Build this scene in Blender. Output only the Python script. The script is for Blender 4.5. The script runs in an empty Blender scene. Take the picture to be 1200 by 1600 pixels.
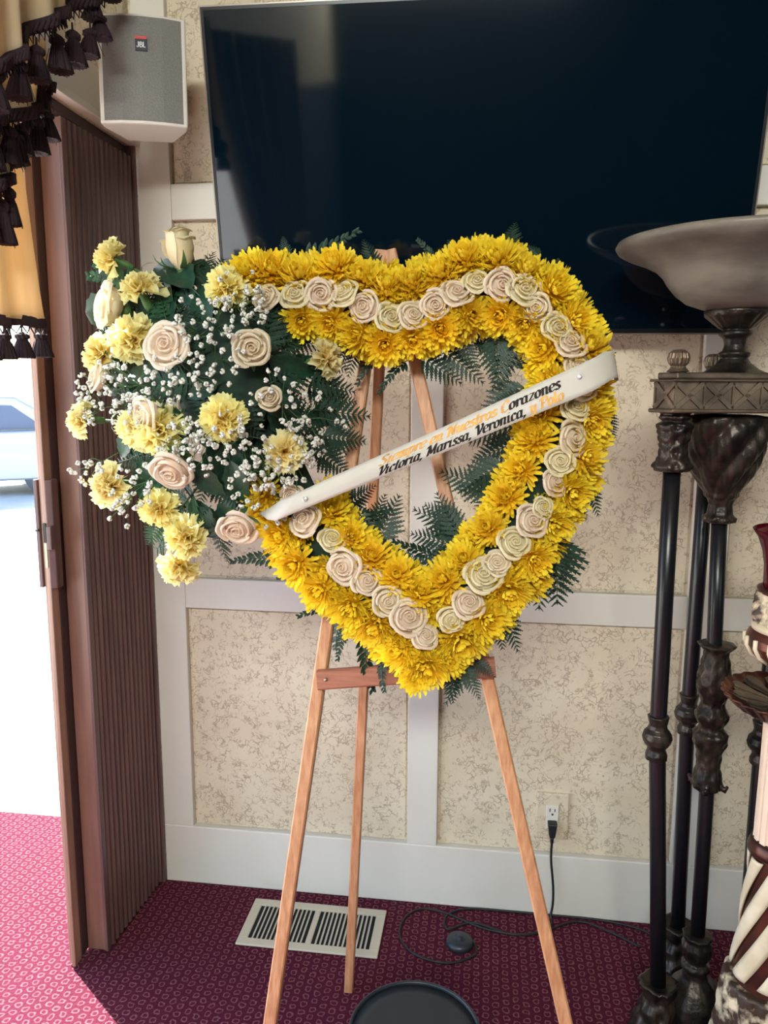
import bpy, math, random
from mathutils import Vector, Matrix, Quaternion, noise
R = math.radians
random.seed(7)
S = bpy.context.scene
COL = S.collection
# ------------------------------------------------------------------ camera
CAM = Vector((0.2022, -2.0222, 1.4529)); PITCH, YAW, ROLL, FPX = R(8.96), R(7.655), R(0.247), 1214.7
_f = Vector((-math.sin(YAW)*math.cos(PITCH), math.cos(YAW)*math.cos(PITCH), -math.sin(PITCH)))
_r = Vector((math.cos(YAW), math.sin(YAW), 0)); _u = _r.cross(_f)
RT = _r*math.cos(ROLL)+_u*math.sin(ROLL); UP = -_r*math.sin(ROLL)+_u*math.cos(ROLL)
cd = bpy.data.cameras.new('camera'); cam = bpy.data.objects.new('camera', cd); COL.objects.link(cam)
cam.matrix_world = Matrix(((RT.x, UP.x, -_f.x, CAM.x), (RT.y, UP.y, -_f.y, CAM.y), (RT.z, UP.z, -_f.z, CAM.z), (0, 0, 0, 1)))
cd.sensor_fit = 'VERTICAL'; cd.sensor_height = 24; cd.sensor_width = 18; cd.lens = FPX/1600*24; cd.clip_start = .02; cd.clip_end = 300
S.camera = cam
# ------------------------------------------------------------------ world, sun, added fill lights, exposure
W = bpy.data.worlds.new('world'); S.world = W; W.use_nodes = True
wn = W.node_tree; bg = wn.nodes['Background']
sky = wn.nodes.new('ShaderNodeTexSky'); sky.sky_type = 'NISHITA'; sky.sun_disc = False
sky.sun_elevation = R(42); sky.sun_rotation = R(-52); sky.air_density = 1.0; sky.dust_density = 1.0
wn.links.new(sky.outputs[0], bg.inputs[0]); bg.inputs[1].default_value = 0.75
sl = bpy.data.lights.new('sun', 'SUN'); sl.energy = 36; sl.angle = R(.6); sl.color = (1, .97, .92)
so = bpy.data.objects.new('sun', sl); COL.objects.link(so)
sdir = Vector((-.79*math.cos(R(42)), .61*math.cos(R(42)), math.sin(R(42))))
so.rotation_euler = sdir.to_track_quat('Z', 'Y').to_euler(); so.location = (-6, 5, 6)
def area(name, loc, target, sx, sy, e, col):
    l = bpy.data.lights.new(name, 'AREA'); l.shape = 'RECTANGLE'; l.size = sx; l.size_y = sy; l.energy = e; l.color = col
    o = bpy.data.objects.new(name, l); COL.objects.link(o); o.location = loc
    o.rotation_euler = (Vector(loc)-Vector(target)).to_track_quat('Z', 'Y').to_euler(); return o
area('rear_high_fill', (-.05, -4.45, 2.88), (.15, 0, .8), 2.0, .4, 148, (.95, 1, .94))  # added unseen fill light high at the rear; the wall has no window
area('side_fill', (2.5, -2.6, 1.6), (.2, -.4, 1.1), 1.3, 1.3, 8, (.9, 1, .98))  # weak unseen fill added from the right, no window built there
vs = S.view_settings; vs.view_transform = 'Standard'; vs.look = 'None'; vs.exposure = 0.0; vs.gamma = 1; vs.use_curve_mapping = False
# ------------------------------------------------------------------ pixel -> place helpers (photo survey)
def ray(x, y): return RT*((x-600)/FPX)+UP*(-(y-800)/FPX)+_f
def onY(x, y, Y): d = ray(x, y); return CAM+d*((Y-CAM.y)/d.y)
def onX(x, y, X): d = ray(x, y); return CAM+d*((X-CAM.x)/d.x)
def onZ(x, y, Z=0.): d = ray(x, y); return CAM+d*((Z-CAM.z)/d.z)
EN = Vector((0, -1.70, .31)).normalized(); EU = Vector((0, .31, 1.70)).normalized(); EP = Vector((0, -.88, 0))   # easel's leaning plane
def hp(x, y, off):
    d = ray(x, y); return CAM+d*((EP+EN*off-CAM).dot(EN)/d.dot(EN))
# ------------------------------------------------------------------ materials
def M(name, col, rough=.5, col2=None, scale=8., stretch=None, metal=0., bump=0., bscale=None, transl=0., spec=.5, objcol=False, coat=0., detail=4., lo=.35, hi=.65):
    m = bpy.data.materials.new(name); m.use_nodes = True; t = m.node_tree; n = t.nodes; L = t.links
    p = n['Principled BSDF']; p.inputs['Roughness'].default_value = rough; p.inputs['Metallic'].default_value = metal
    p.inputs['Specular IOR Level'].default_value = spec; p.inputs['Coat Weight'].default_value = coat
    tc = n.new('ShaderNodeTexCoord'); mp = n.new('ShaderNodeMapping'); L.new(tc.outputs['Object'], mp.inputs[0])
    if stretch: mp.inputs['Scale'].default_value = stretch
    nz = n.new('ShaderNodeTexNoise'); nz.inputs['Scale'].default_value = scale; nz.inputs['Detail'].default_value = detail; L.new(mp.outputs[0], nz.inputs[0])
    rp = n.new('ShaderNodeValToRGB'); rp.color_ramp.elements[0].position = lo; rp.color_ramp.elements[1].position = hi
    rp.color_ramp.elements[0].color = (*col, 1); rp.color_ramp.elements[1].color = (*(col2 or col), 1); L.new(nz.outputs[0], rp.inputs[0])
    c = rp.outputs[0]
    if objcol:
        oi = n.new('ShaderNodeObjectInfo'); mx = n.new('ShaderNodeMixRGB'); mx.blend_type = 'MULTIPLY'; mx.inputs[0].default_value = 1
        L.new(c, mx.inputs[1]); L.new(oi.outputs['Color'], mx.inputs[2]); c = mx.outputs[0]
    L.new(c, p.inputs['Base Color'])
    if bump:
        b = n.new('ShaderNodeBump'); b.inputs['Strength'].default_value = bump; b.inputs['Distance'].default_value = .004
        if bscale:
            n2 = n.new('ShaderNodeTexNoise'); n2.inputs['Scale'].default_value = bscale; n2.inputs['Detail'].default_value = 3; L.new(mp.outputs[0], n2.inputs[0]); L.new(n2.outputs[0], b.inputs['Height'])
        else: L.new(nz.outputs[0], b.inputs['Height'])
        L.new(b.outputs[0], p.inputs['Normal'])
    if transl:
        tr = n.new('ShaderNodeBsdfTranslucent'); L.new(c, tr.inputs[0]); ms = n.new('ShaderNodeMixShader'); ms.inputs[0].default_value = transl
        L.new(p.outputs[0], ms.inputs[1]); L.new(tr.outputs[0], ms.inputs[2]); L.new(ms.outputs[0], n['Material Output'].inputs[0])
    return m
def radial(m, inner, r0, r1):
    t = m.node_tree; n = t.nodes; L = t.links; tc = n.new('ShaderNodeTexCoord'); ln = n.new('ShaderNodeVectorMath'); ln.operation = 'LENGTH'; L.new(tc.outputs['Object'], ln.inputs[0])
    mr = n.new('ShaderNodeMapRange'); mr.inputs['From Min'].default_value = r0; mr.inputs['From Max'].default_value = r1; L.new(ln.outputs['Value'], mr.inputs[0])
    rp = n['Color Ramp']; mx = n.new('ShaderNodeMixRGB'); mx.inputs[1].default_value = (*inner, 1); L.new(mr.outputs[0], mx.inputs[0])
    for l in list(rp.outputs[0].links): L.new(mx.outputs[0], l.to_socket)
    L.new(rp.outputs[0], mx.inputs[2])
def lin(r, g, b): return tuple(((c/255)/12.92 if c/255 < .04045 else ((c/255+.055)/1.055)**2.4) for c in (r, g, b))
m_white = M('white_painted_wood', lin(222, 217, 207), .45, lin(214, 208, 196), 3, bump=.08, bscale=60)
m_ceil = M('ceiling_paint', lin(215, 205, 190), .8)
m_darkwall = M('dim_room_paint', lin(52, 58, 68), .85, lin(46, 52, 62))
m_door = M('brown_door_wood', lin(112, 84, 78), .42, lin(92, 68, 64), 6, (8, 8, .6), bump=.1)
m_doorred = M('reddish_door_edge', lin(136, 98, 82), .38, lin(118, 84, 72), 6, (8, 8, .6))
m_doordark = M('door_channel', lin(70, 52, 52), .5)
m_lead = M('lead_post_wood', lin(176, 142, 122), .35, lin(150, 116, 98), 6, (8, 8, .6))
m_brass = M('dull_metal', lin(168, 148, 128), .35, metal=.8)
m_easel = M('cedar_wood', lin(204, 152, 112), .5, lin(178, 122, 84), 5, (30, 30, 1.2), bump=.1)
m_easeld = M('cedar_wood_bar', lin(166, 104, 80), .5, lin(140, 84, 64), 5, (1.5, 30, 30), bump=.1)
m_mum = M('yellow_petals', lin(255, 230, 36), .5, lin(255, 238, 80), 30, transl=.2, objcol=True)
radial(m_mum, lin(244, 194, 14), .25, .9)
m_mumeye = M('flower_eye', lin(186, 140, 10), .6, lin(150, 124, 20), 60)
m_rose = M('cream_petals', lin(240, 228, 212), .45, lin(232, 216, 196), 12, transl=.34, objcol=True)
m_carn = M('pale_yellow_petals', lin(255, 246, 180), .55, lin(255, 250, 205), 25, transl=.45, objcol=True)
radial(m_carn, lin(248, 216, 112), .25, .9)
radial(m_rose, lin(244, 220, 196), .35, .85)
m_baby = M('white_blossoms', lin(240, 238, 232), .6, lin(222, 220, 206), 200, transl=.2)
m_fern = M('fern_green', lin(34, 66, 46), .5, lin(22, 48, 38), 14, transl=.15, objcol=True)
m_leaf = M('leaf_green', lin(34, 72, 48), .42, lin(24, 52, 40), 12, transl=.15)
m_stem = M('stem_green', lin(84, 116, 62), .5, lin(60, 96, 54), 20)
m_foam = M('floral_foam', lin(20, 40, 32), .9, lin(28, 52, 38), 60)
m_ribbon = M('satin_ribbon', lin(222, 217, 206), .48, lin(214, 208, 198), 4, (1, 1, 1), transl=.25)
m_gold = M('gold_foil', lin(194, 138, 40), .45, lin(160, 108, 30), 90, metal=.25)
m_foil_refl = M('foil_dark_reflection', lin(24, 18, 18), .6, lin(44, 28, 24), 60, spec=.2)  # dark reflection of the foil put into the letter colour
m_gem = M('rhinestone', lin(235, 235, 235), .08, metal=.6)
m_screen = M('tv_glass', lin(3, 17, 28), .06, spec=.5)
m_tvframe = M('tv_bezel', lin(9, 11, 14), .3); m_tvtrim = M('tv_silver_trim', lin(150, 140, 132), .3, metal=.7)
m_spk = M('speaker_plastic', lin(214, 208, 198), .5); m_grille = M('speaker_grille_cloth', lin(122, 120, 114), .7, lin(112, 110, 105), 300, bump=.3)
m_badge = M('badge_black', lin(16, 20, 34), .3); m_red = M('badge_red', lin(196, 50, 50), .4); m_badgew = M('badge_letters', lin(225, 225, 225), .4)
m_pole = M('dark_pole', lin(17, 19, 24), .3, lin(22, 22, 26), 5)
m_bronze = M('antique_bronze', lin(74, 64, 56), .36, lin(36, 31, 30), 26, metal=.55, bump=.35, bscale=90)
m_pewter = M('aged_pewter', lin(128, 110, 92), .38, lin(84, 72, 62), 18, metal=.6, bump=.3, bscale=70)
m_alab = M('alabaster_glass', lin(176, 168, 154), .35, lin(132, 125, 114), 7, (1, 1, 2.5), transl=.35, lo=.38, hi=.62)
m_ivory = M('ivory_resin', lin(226, 214, 188), .4, lin(204, 190, 160), 14, bump=.2, bscale=40)
m_copper = M('copper_brown', lin(108, 58, 42), .3, lin(56, 34, 30), 9, metal=.5)
m_flute = M('fluted_cream', lin(232, 208, 186), .45); m_fluted = M('flute_groove', lin(96, 66, 50), .6)
m_relief = M('cream_relief', lin(222, 206, 174), .5, lin(60, 44, 34), 26, lo=.42, hi=.55, bump=.8)
m_glassred = M('burgundy_glass', lin(122, 14, 40), .12, lin(96, 8, 30), 4, transl=.5)
m_vent = M('beige_vent_metal', lin(198, 188, 166), .45); m_ventdark = M('vent_duct', lin(14, 16, 20), .8)
m_rub = M('black_rubber', lin(22, 24, 26), .5); m_binm = M('black_bin', lin(34, 42, 48), .4)
m_plate = M('receptacle_white', lin(222, 218, 206), .4)
m_gold_cloth = M('gold_drape', lin(232, 214, 180), .75, lin(222, 200, 160), 9, (4, 4, .8), transl=.4)
m_lining = M('drape_lining', lin(234, 210, 170), .8, lin(224, 198, 154), 9, (4, 4, .8), transl=.2)
m_curt = M('tan_curtain', lin(118, 106, 98), .85, lin(104, 92, 84), 9, (4, 4, .8))
m_fringe = M('burgundy_fringe', lin(54, 30, 38), .8, lin(38, 22, 30), 40, (30, 30, 3), bump=.6)
m_conc = M('pale_concrete', lin(205, 203, 198), .85, lin(190, 188, 182), 2)
m_car = M('silver_car_paint', lin(150, 160, 168), .3, metal=.3, coat=.5); m_carg = M('car_glass', lin(60, 86, 120), .1); m_tire = M('tire', lin(96, 100, 106), .8); m_amber = M('amber_lens', lin(230, 150, 40), .3)
m_tree = M('tree_leaves', lin(90, 130, 60), .8, lin(60, 100, 44), 6)

def crackle():
    m = bpy.data.materials.new('crackle_wallpaper'); m.use_nodes = True; t = m.node_tree; n = t.nodes; L = t.links; p = n['Principled BSDF']; p.inputs['Roughness'].default_value = .7
    tc = n.new('ShaderNodeTexCoord'); nz = n.new('ShaderNodeTexNoise'); nz.inputs['Scale'].default_value = 26; nz.inputs['Detail'].default_value = 3
    L.new(tc.outputs['Object'], nz.inputs[0])
    mx = n.new('ShaderNodeMixRGB'); mx.blend_type = 'LINEAR_LIGHT'; mx.inputs[0].default_value = .045; L.new(tc.outputs['Object'], mx.inputs[1]); L.new(nz.outputs[1], mx.inputs[2])
    def vor(sc):
        v = n.new('ShaderNodeTexVoronoi'); v.feature = 'DISTANCE_TO_EDGE'; v.inputs['Scale'].default_value = sc; L.new(mx.outputs[0], v.inputs[0])
        r = n.new('ShaderNodeMapRange'); r.inputs['From Min'].default_value = .02; r.inputs['From Max'].default_value = .09; r.inputs['To Min'].default_value = 1; r.inputs['To Max'].default_value = 0; L.new(v.outputs['Distance'], r.inputs[0]); return r.outputs[0]
    def msk(sc, a, b):
        k = n.new('ShaderNodeTexNoise'); k.inputs['Scale'].default_value = sc; k.inputs['Detail'].default_value = 2; L.new(tc.outputs['Object'], k.inputs[0])
        r = n.new('ShaderNodeMapRange'); r.inputs['From Min'].default_value = a; r.inputs['From Max'].default_value = b; L.new(k.outputs[0], r.inputs[0]); return r.outputs[0]
    def mul(a, b):
        k = n.new('ShaderNodeMath'); k.operation = 'MULTIPLY'; L.new(a, k.inputs[0]); L.new(b, k.inputs[1]); return k.outputs[0]
    a = mul(vor(38), msk(34, .47, .58)); b = mul(vor(62), msk(48, .5, .62))
    ad = n.new('ShaderNodeMath'); ad.operation = 'MAXIMUM'; L.new(a, ad.inputs[0]); L.new(b, ad.inputs[1])
    base = n.new('ShaderNodeMixRGB'); base.inputs[1].default_value = (*lin(222, 209, 184), 1); base.inputs[2].default_value = (*lin(212, 197, 170), 1); L.new(msk(5, .35, .65), base.inputs[0])
    c = n.new('ShaderNodeMixRGB'); c.inputs[2].default_value = (*lin(158, 138, 112), 1); L.new(base.outputs[0], c.inputs[1])
    sc = n.new('ShaderNodeMath'); sc.operation = 'MULTIPLY'; sc.inputs[1].default_value = .75; L.new(ad.outputs[0], sc.inputs[0]); L.new(sc.outputs[0], c.inputs[0]); L.new(c.outputs[0], p.inputs['Base Color'])
    bp = n.new('ShaderNodeBump'); bp.inputs['Strength'].default_value = .25; bp.inputs['Distance'].default_value = .002; bp.invert = True; L.new(ad.outputs[0], bp.inputs['Height']); L.new(bp.outputs[0], p.inputs['Normal']); return m
m_crack = crackle()
def carpet():
    m = bpy.data.materials.new('red_loop_carpet'); m.use_nodes = True; t = m.node_tree; n = t.nodes; L = t.links; p = n['Principled BSDF']; p.inputs['Roughness'].default_value = .95; p.inputs['Specular IOR Level'].default_value = .1
    tc = n.new('ShaderNodeTexCoord'); nz = n.new('ShaderNodeTexNoise'); nz.inputs['Scale'].default_value = 60; L.new(tc.outputs['Object'], nz.inputs[0])
    mx = n.new('ShaderNodeMixRGB'); mx.blend_type = 'LINEAR_LIGHT'; mx.inputs[0].default_value = .006; L.new(tc.outputs['Object'], mx.inputs[1]); L.new(nz.outputs[1], mx.inputs[2])
    sp = n.new('ShaderNodeSeparateXYZ'); L.new(mx.outputs[0], sp.inputs[0])
    def mt(op, a, b=None, c=None):
        k = n.new('ShaderNodeMath'); k.operation = op
        for i, v in enumerate((a, b, c)):
            if v is None: continue
            if isinstance(v, (int, float)): k.inputs[i].default_value = v
            else: L.new(v, k.inputs[i])
        return k.outputs[0]
    px = mt('MULTIPLY', sp.outputs[0], 1/.024); py = mt('MULTIPLY', sp.outputs[1], 1/.024)
    col = mt('FLOOR', px); py2 = mt('ADD', py, mt('MULTIPLY', mt('FRACT', mt('MULTIPLY', col, .5)), 1.0))
    fx = mt('SUBTRACT', mt('FRACT', px), .5); fy = mt('SUBTRACT', mt('FRACT', py2), .5)
    d = mt('POWER', mt('ADD', mt('POWER', mt('ABSOLUTE', fx), 3), mt('POWER', mt('ABSOLUTE', fy), 3)), .3333)
    ring = mt('SMOOTH_MIN', 1.0, mt('MAXIMUM', 0.0, mt('SUBTRACT', 1.25, mt('MULTIPLY', mt('ABSOLUTE', mt('SUBTRACT', d, .27)), 14))), .05)
    n2 = n.new('ShaderNodeTexNoise'); n2.inputs['Scale'].default_value = 160; n2.inputs['Detail'].default_value = 2; L.new(tc.outputs['Object'], n2.inputs[0])
    ring = mt('MULTIPLY', ring, mt('MULTIPLY', n2.outputs[0], 1.25))
    b0 = n.new('ShaderNodeMixRGB'); b0.inputs[1].default_value = (*lin(66, 20, 36), 1); b0.inputs[2].default_value = (*lin(84, 28, 46), 1); L.new(n2.outputs[0], b0.inputs[0])
    c = n.new('ShaderNodeMixRGB'); L.new(ring, c.inputs[0]); L.new(b0.outputs[0], c.inputs[1]); c.inputs[2].default_value = (*lin(142, 92, 96), 1); L.new(c.outputs[0], p.inputs['Base Color'])
    bp = n.new('ShaderNodeBump'); bp.inputs['Strength'].default_value = .6; bp.inputs['Distance'].default_value = .004; L.new(n2.outputs[0], bp.inputs['Height']); L.new(bp.outputs[0], p.inputs['Normal']); return m
m_carpet = carpet()
# ------------------------------------------------------------------ mesh building
class MB:
    def __init__(s): s.v = []; s.f = []; s.m = []; s.smooth = []
    def add(s, vs, fs, mi=0, sm=False):
        o = len(s.v); s.v += [tuple(v) for v in vs]; s.f += [tuple(i+o for i in f) for f in fs]; s.m += [mi]*len(fs); s.smooth += [sm]*len(fs); return s
    def box(s, a, b, mi=0, bev=0.):
        x0, y0, z0 = (min(a[i], b[i]) for i in range(3)); x1, y1, z1 = (max(a[i], b[i]) for i in range(3))
        return s.hexa([(x0, y0, z0), (x1, y0, z0), (x1, y1, z0), (x0, y1, z0), (x0, y0, z1), (x1, y0, z1), (x1, y1, z1), (x0, y1, z1)], mi)
    def hexa(s, p, mi=0): return s.add(p, [(3, 2, 1, 0), (4, 5, 6, 7), (0, 1, 5, 4), (1, 2, 6, 5), (2, 3, 7, 6), (3, 0, 4, 7)], mi)
    def bar(s, a, b, w, h, up=(0, 0, 1), mi=0, ch=.12):
        a = Vector(a); b = Vector(b); d = (b-a).normalized(); u = Vector(up); x = d.cross(u).normalized(); y = x.cross(d).normalized(); c = ch*min(w, h)
        prof = [(-w/2+c, -h/2), (w/2-c, -h/2), (w/2, -h/2+c), (w/2, h/2-c), (w/2-c, h/2), (-w/2+c, h/2), (-w/2, h/2-c), (-w/2, -h/2+c)]
        vs = [a+x*p+y*q for p, q in prof]+[b+x*p+y*q for p, q in prof]
        return s.add(vs, [(i, (i+1) % 8, (i+1) % 8+8, i+8) for i in range(8)]+[tuple(range(7, -1, -1)), tuple(range(8, 16))], mi)
    def tube(s, pts, r, n=8, mi=0, cap=True):
        pts = [Vector(p) for p in pts]; rr = r if isinstance(r, (list, tuple)) else [r]*len(pts); vs = []; px = None
        for i, p in enumerate(pts):
            d = (pts[min(i+1, len(pts)-1)]-pts[max(i-1, 0)]).normalized()
            if px is None: px = d.orthogonal().normalized()
            px = (px-d*px.dot(d)).normalized(); py = d.cross(px)
            vs += [p+(px*math.cos(2*math.pi*k/n)+py*math.sin(2*math.pi*k/n))*rr[i] for k in range(n)]
        fs = [(i*n+k, i*n+(k+1) % n, (i+1)*n+(k+1) % n, (i+1)*n+k) for i in range(len(pts)-1) for k in range(n)]
        if cap: fs += [tuple(range(n-1, -1, -1)), tuple(range((len(pts)-1)*n, len(pts)*n))]
        return s.add(vs, fs, mi, True)
    def lathe(s, prof, n=40, axis=(0, 0, 0), fn=None, mi=0, lean=(0, 0)):
        ax = Vector(axis); vs = []
        if fn:
            seg = sum(math.hypot(prof[i+1][0]-prof[i][0], prof[i+1][1]-prof[i][1]) for i in range(len(prof)-1))/60; q2 = []
            for i in range(len(prof)-1):
                k = max(1, round(math.hypot(prof[i+1][0]-prof[i][0], prof[i+1][1]-prof[i][1])/seg)); q2 += [(prof[i][0]+(prof[i+1][0]-prof[i][0])*j/k, prof[i][1]+(prof[i+1][1]-prof[i][1])*j/k) for j in range(k)]
            prof = q2+[prof[-1]]
        m = len(prof)
        for r, z in prof:
            for k in range(n):
                a = 2*math.pi*k/n; q = r*(fn(a, z, r) if fn else 1); vs.append(ax+Vector((q*math.cos(a)+lean[0]*z, q*math.sin(a)+lean[1]*z, z)))
        fs = [(i*n+k, i*n+(k+1) % n, (i+1)*n+(k+1) % n, (i+1)*n+k) for i in range(m-1) for k in range(n)]
        fs += [tuple(range(n-1, -1, -1)), tuple(range((m-1)*n, m*n))]
        return s.add(vs, fs, mi, True)
    def prism(s, poly, z0, z1, mi=0):
        n = len(poly); return s.add([(x, y, z0) for x, y in poly]+[(x, y, z1) for x, y in poly], [tuple(range(n-1, -1, -1)), tuple(range(n, 2*n))]+[(i, (i+1) % n, (i+1) % n+n, i+n) for i in range(n)], mi)
    def grid(s, P, mi=0, sm=True):
        h = len(P); w = len(P[0]); return s.add([p for r in P for p in r], [(i*w+j, i*w+j+1, (i+1)*w+j+1, (i+1)*w+j) for i in range(h-1) for j in range(w-1)], mi, sm)
    def mesh(s, name, mats):
        me = bpy.data.meshes.new(name); me.from_pydata(s.v, [], s.f)
        for m in (mats if isinstance(mats, (list, tuple)) else [mats]): me.materials.append(m)
        me.polygons.foreach_set('material_index', s.m); me.polygons.foreach_set('use_smooth', s.smooth); me.update(); return me
def link(name, me, parent=None, loc=None, rot=None, scale=None, color=None):
    o = bpy.data.objects.new(name, me); COL.objects.link(o)
    if parent: o.parent = parent
    if loc is not None: o.location = loc
    if rot is not None: o.rotation_mode = 'QUATERNION'; o.rotation_quaternion = rot
    if scale is not None: o.scale = (scale,)*3 if isinstance(scale, (int, float)) else scale
    if color: o.color = color
    return o
def obj(name, mb, mats, parent=None, bevel=0., org=None):          # mesh given in world coordinates
    if parent is not None: org = world_loc(parent)
    if org is None: org = Vector((0, 0, 0))
    mb.v = [tuple(Vector(v)-org) for v in mb.v]
    o = link(name, mb.mesh(name, mats), parent)
    if parent is None: o.location = org
    if bevel: b = o.modifiers.new('bevel', 'BEVEL'); b.width = bevel; b.segments = 2; b.limit_method = 'ANGLE'
    return o
def world_loc(o):
    p = Vector(o.location)
    while o.parent: o = o.parent; p += Vector(o.location)
    return p
def thing(name, label, cat, loc=(0, 0, 0), group=None):
    o = bpy.data.objects.new(name, None); COL.objects.link(o); o.location = loc; o.empty_display_size = .05; o['label'] = label; o['category'] = cat
    if group: o['group'] = group
    return o
def tag(o, label, cat): o['label'] = label; o['category'] = cat; return o
def struct(name, mb, m, bevel=0.): o = obj(name, mb, m, None, bevel); o['kind'] = 'structure'; return o
def catmull(P, k=6):
    P = [Vector(p) for p in P]; out = []
    for i in range(len(P)-1):
        a, b, c, d = P[max(i-1, 0)], P[i], P[i+1], P[min(i+2, len(P)-1)]
        for j in range(k):
            t = j/k; out.append(.5*((2*b)+(c-a)*t+(2*a-5*b+4*c-d)*t*t+(3*b-a-3*c+d)*t**3))
    return out+[P[-1]]
# ------------------------------------------------------------------ SETTING: floor, walls, trim
struct('floor', MB().box((-1.9, -4.6, -.08), (3.0, .0, 0)).box((-1.9, 0, -.08), (-.86, .281, 0)), m_carpet)
struct('pavement', MB().box((-60, .29, -.2), (-.87, 60, -.1)).box((-60, -30, -.2), (-1.91, .29, -.1)), m_conc)
struct('ceiling', MB().box((-.86, -4.75, 3.10), (3.0, .28, 3.2)), m_ceil)
wb = struct('wall_back', MB().box((-.86, .022, -.05), (3.0, .28, 3.1)), m_crack)
struct('wall_right', MB().box((2.7, -4.7, 0), (2.85, .02, 3.1)), m_darkwall)
struct('wall_rear', MB().box((-.86, -4.75, 0), (3.0, -4.6, 3.1)), m_darkwall)
wl = struct('wall_left', MB().box((-.86, -4.6, 2.07), (-.735, .02, 3.1)), m_crack)
struct('wall_left_rear', MB().box((-.86, -4.6, 0), (-.735, -2.6, 2.07)), m_darkwall)
XL, XR = -.72, 2.7
posts = [(-.72, -.631), (0, .084), (.719, .806), (1.44, 1.525), (2.16, 2.245)]
tn = [0]
def trim(mb, bev=.0025): tn[0] += 1; return struct('trim_%d' % tn[0], mb, m_white, bev)
for a, b in posts: trim(MB().box((a, 0, .181), (b, .022, 3.1)))
gaps = [(posts[i][1], posts[i+1][0]) for i in range(4)]+[(2.245, 2.7)]
for z0, z1 in ((.844, .93), (1.886, 1.975)):
    for a, b in gaps: trim(MB().box((a, 0.0006, z0), (b, .022, z1)))
struct('baseboard_back', MB().box((XL, -.001, 0), (2.7, .022, .181)), m_white, .003)
trim(MB().box((-.735, -2.6, 2.085), (-.715, .0, 2.185)))            # casing over the left opening
trim(MB().box((-.735, -2.6, 2.068), (-.708, .0, 2.086)))
# recessed wallpaper panels of the back wall, each with a thin bead round it
for a, b in gaps:
    for z0, z1 in ((.181, .844), (.93, 1.886), (1.975, 3.1)):
        obj('wallpaper_panel', MB().box((a+.006, .017, z0+.006), (b-.006, .0222, z1-.006)), m_crack, wb, .004)
# ------------------------------------------------------------------ SETTING: folded accordion door in the left opening
dr = bpy.data.objects.new('door_1', None); COL.objects.link(dr); dr.location = (-.78, -.2, 0); dr['kind'] = 'structure'; dr['label'] = 'brown wooden accordion door folded back beside the bright opening'
ZT = 2.045
obj('track', MB().box((-.81, -2.55, ZT), (-.745, 0, 2.068)), m_doordark, dr)
obj('jamb', MB().box((-.80, -.0115, 0), (-.7205, -.0005, 2.068)), m_door, dr)
ns = 13; y0, y1 = -.012, -.300
for i in range(ns):
    ya = y0+(y1-y0)*i/ns; yb = y0+(y1-y0)*(i+1)/ns; w = (ya-yb); xf = -.727-.016*i/ns
    wide = i in (8,)
    P = [(xf-.075, ya-.002), (xf-.006, ya-.002), (xf, ya-.006), (xf+.0015, (ya+yb)/2), (xf, yb+.005), (xf-.006, yb+.001), (xf-.075, yb+.001)]
    obj('fold_panel', MB().prism(P[::-1], .012, ZT-.005), m_door, dr)
obj('end_strip', MB().box((-.799, -.318, .012), (-.750, -.302, ZT-.004)), m_doorred, dr, .002)
obj('end_strip', MB().box((-.7495, -.3225, .012), (-.742, -.302, ZT-.004)), m_door, dr, .002)
obj('channel_web', MB().box((-.826, -.345, .012), (-.800, -.303, ZT-.004)), m_doordark, dr)
obj('lead_post', MB().box((-.8125, -.376, .004), (-.8020, -.345, ZT-.004)).box((-.824, -.366, .004), (-.8127, -.345, ZT-.004)), m_lead, dr, .002)
h = obj('handle_plate', MB().prism([(-.803, -.3775), (-.788, -.372), (-.788, -.345), (-.803, -.345)], .99, 1.245), m_door, dr, .002)
obj('pull', MB().box((-.797, -.392, 1.085), (-.785, -.372, 1.14)), m_door, h, .002)
h = obj('handle_plate', MB().box((-.834, -.372, .99), (-.824, -.345, 1.245)), m_door, dr, .002)
obj('latch', MB().box((-.812, -.3795, 1.10), (-.805, -.376, 1.145)).box((-.832, -.378, 1.125), (-.825, -.366, 1.13)), m_rub, dr)
obj('strike_plate', MB().box((-.8115, -.3785, 1.04), (-.8055, -.376, 1.098)), m_brass, dr)
# ------------------------------------------------------------------ television
tvt = R(10.517); tvw, tvh = 1.221, .702; tvyaw = R(1.46)
tex = Vector((math.cos(tvyaw), math.sin(tvyaw), 0)); tnn = Vector((math.sin(tvyaw), -math.cos(tvyaw), 0)); tup = Vector((0, 0, 1))*math.cos(tvt)+tnn*math.sin(tvt); tfr = tex.cross(tup)
TB = Vector((.1591, -.1000, 1.5861))
tv = thing('television', 'large flat black television tilted down on the panelled wall', 'television', (.159, 0, 1.9))
def tvbox(x0, x1, y0, y1, d0, d1, mb=None):
    mb = mb or MB(); c = [TB+tex*x+tup*y+tfr*d for d in (d0, d1) for (x, y) in ((x0, y0), (x1, y0), (x1, y1), (x0, y1))]; return mb.hexa([c[4], c[5], c[1], c[0], c[7], c[6], c[2], c[3]])
hw = tvw/2
obj('screen', tvbox(-hw+.007, hw-.007, .010, tvh-.007, -.006, -.001), m_screen, tv)
obj('bezel', tvbox(-hw, -hw+.0068, 0, tvh, -.03, 0, tvbox(hw-.0068, hw, 0, tvh, -.03, 0, tvbox(-hw+.0068, hw-.0068, tvh-.0068, tvh, -.03, 0, tvbox(-hw+.0068, hw-.0068, 0, .0098, -.03, 0)))), m_tvframe, tv)
obj('bezel_trim', tvbox(-hw-.003, -hw, -.003, tvh+.003, -.03, -.001, tvbox(hw, hw+.003, -.003, tvh+.003, -.03, -.001, tvbox(-hw, hw, tvh, tvh+.003, -.03, -.001, tvbox(-hw, hw, -.004, 0, -.03, -.001)))), m_tvtrim, tv)
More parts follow.
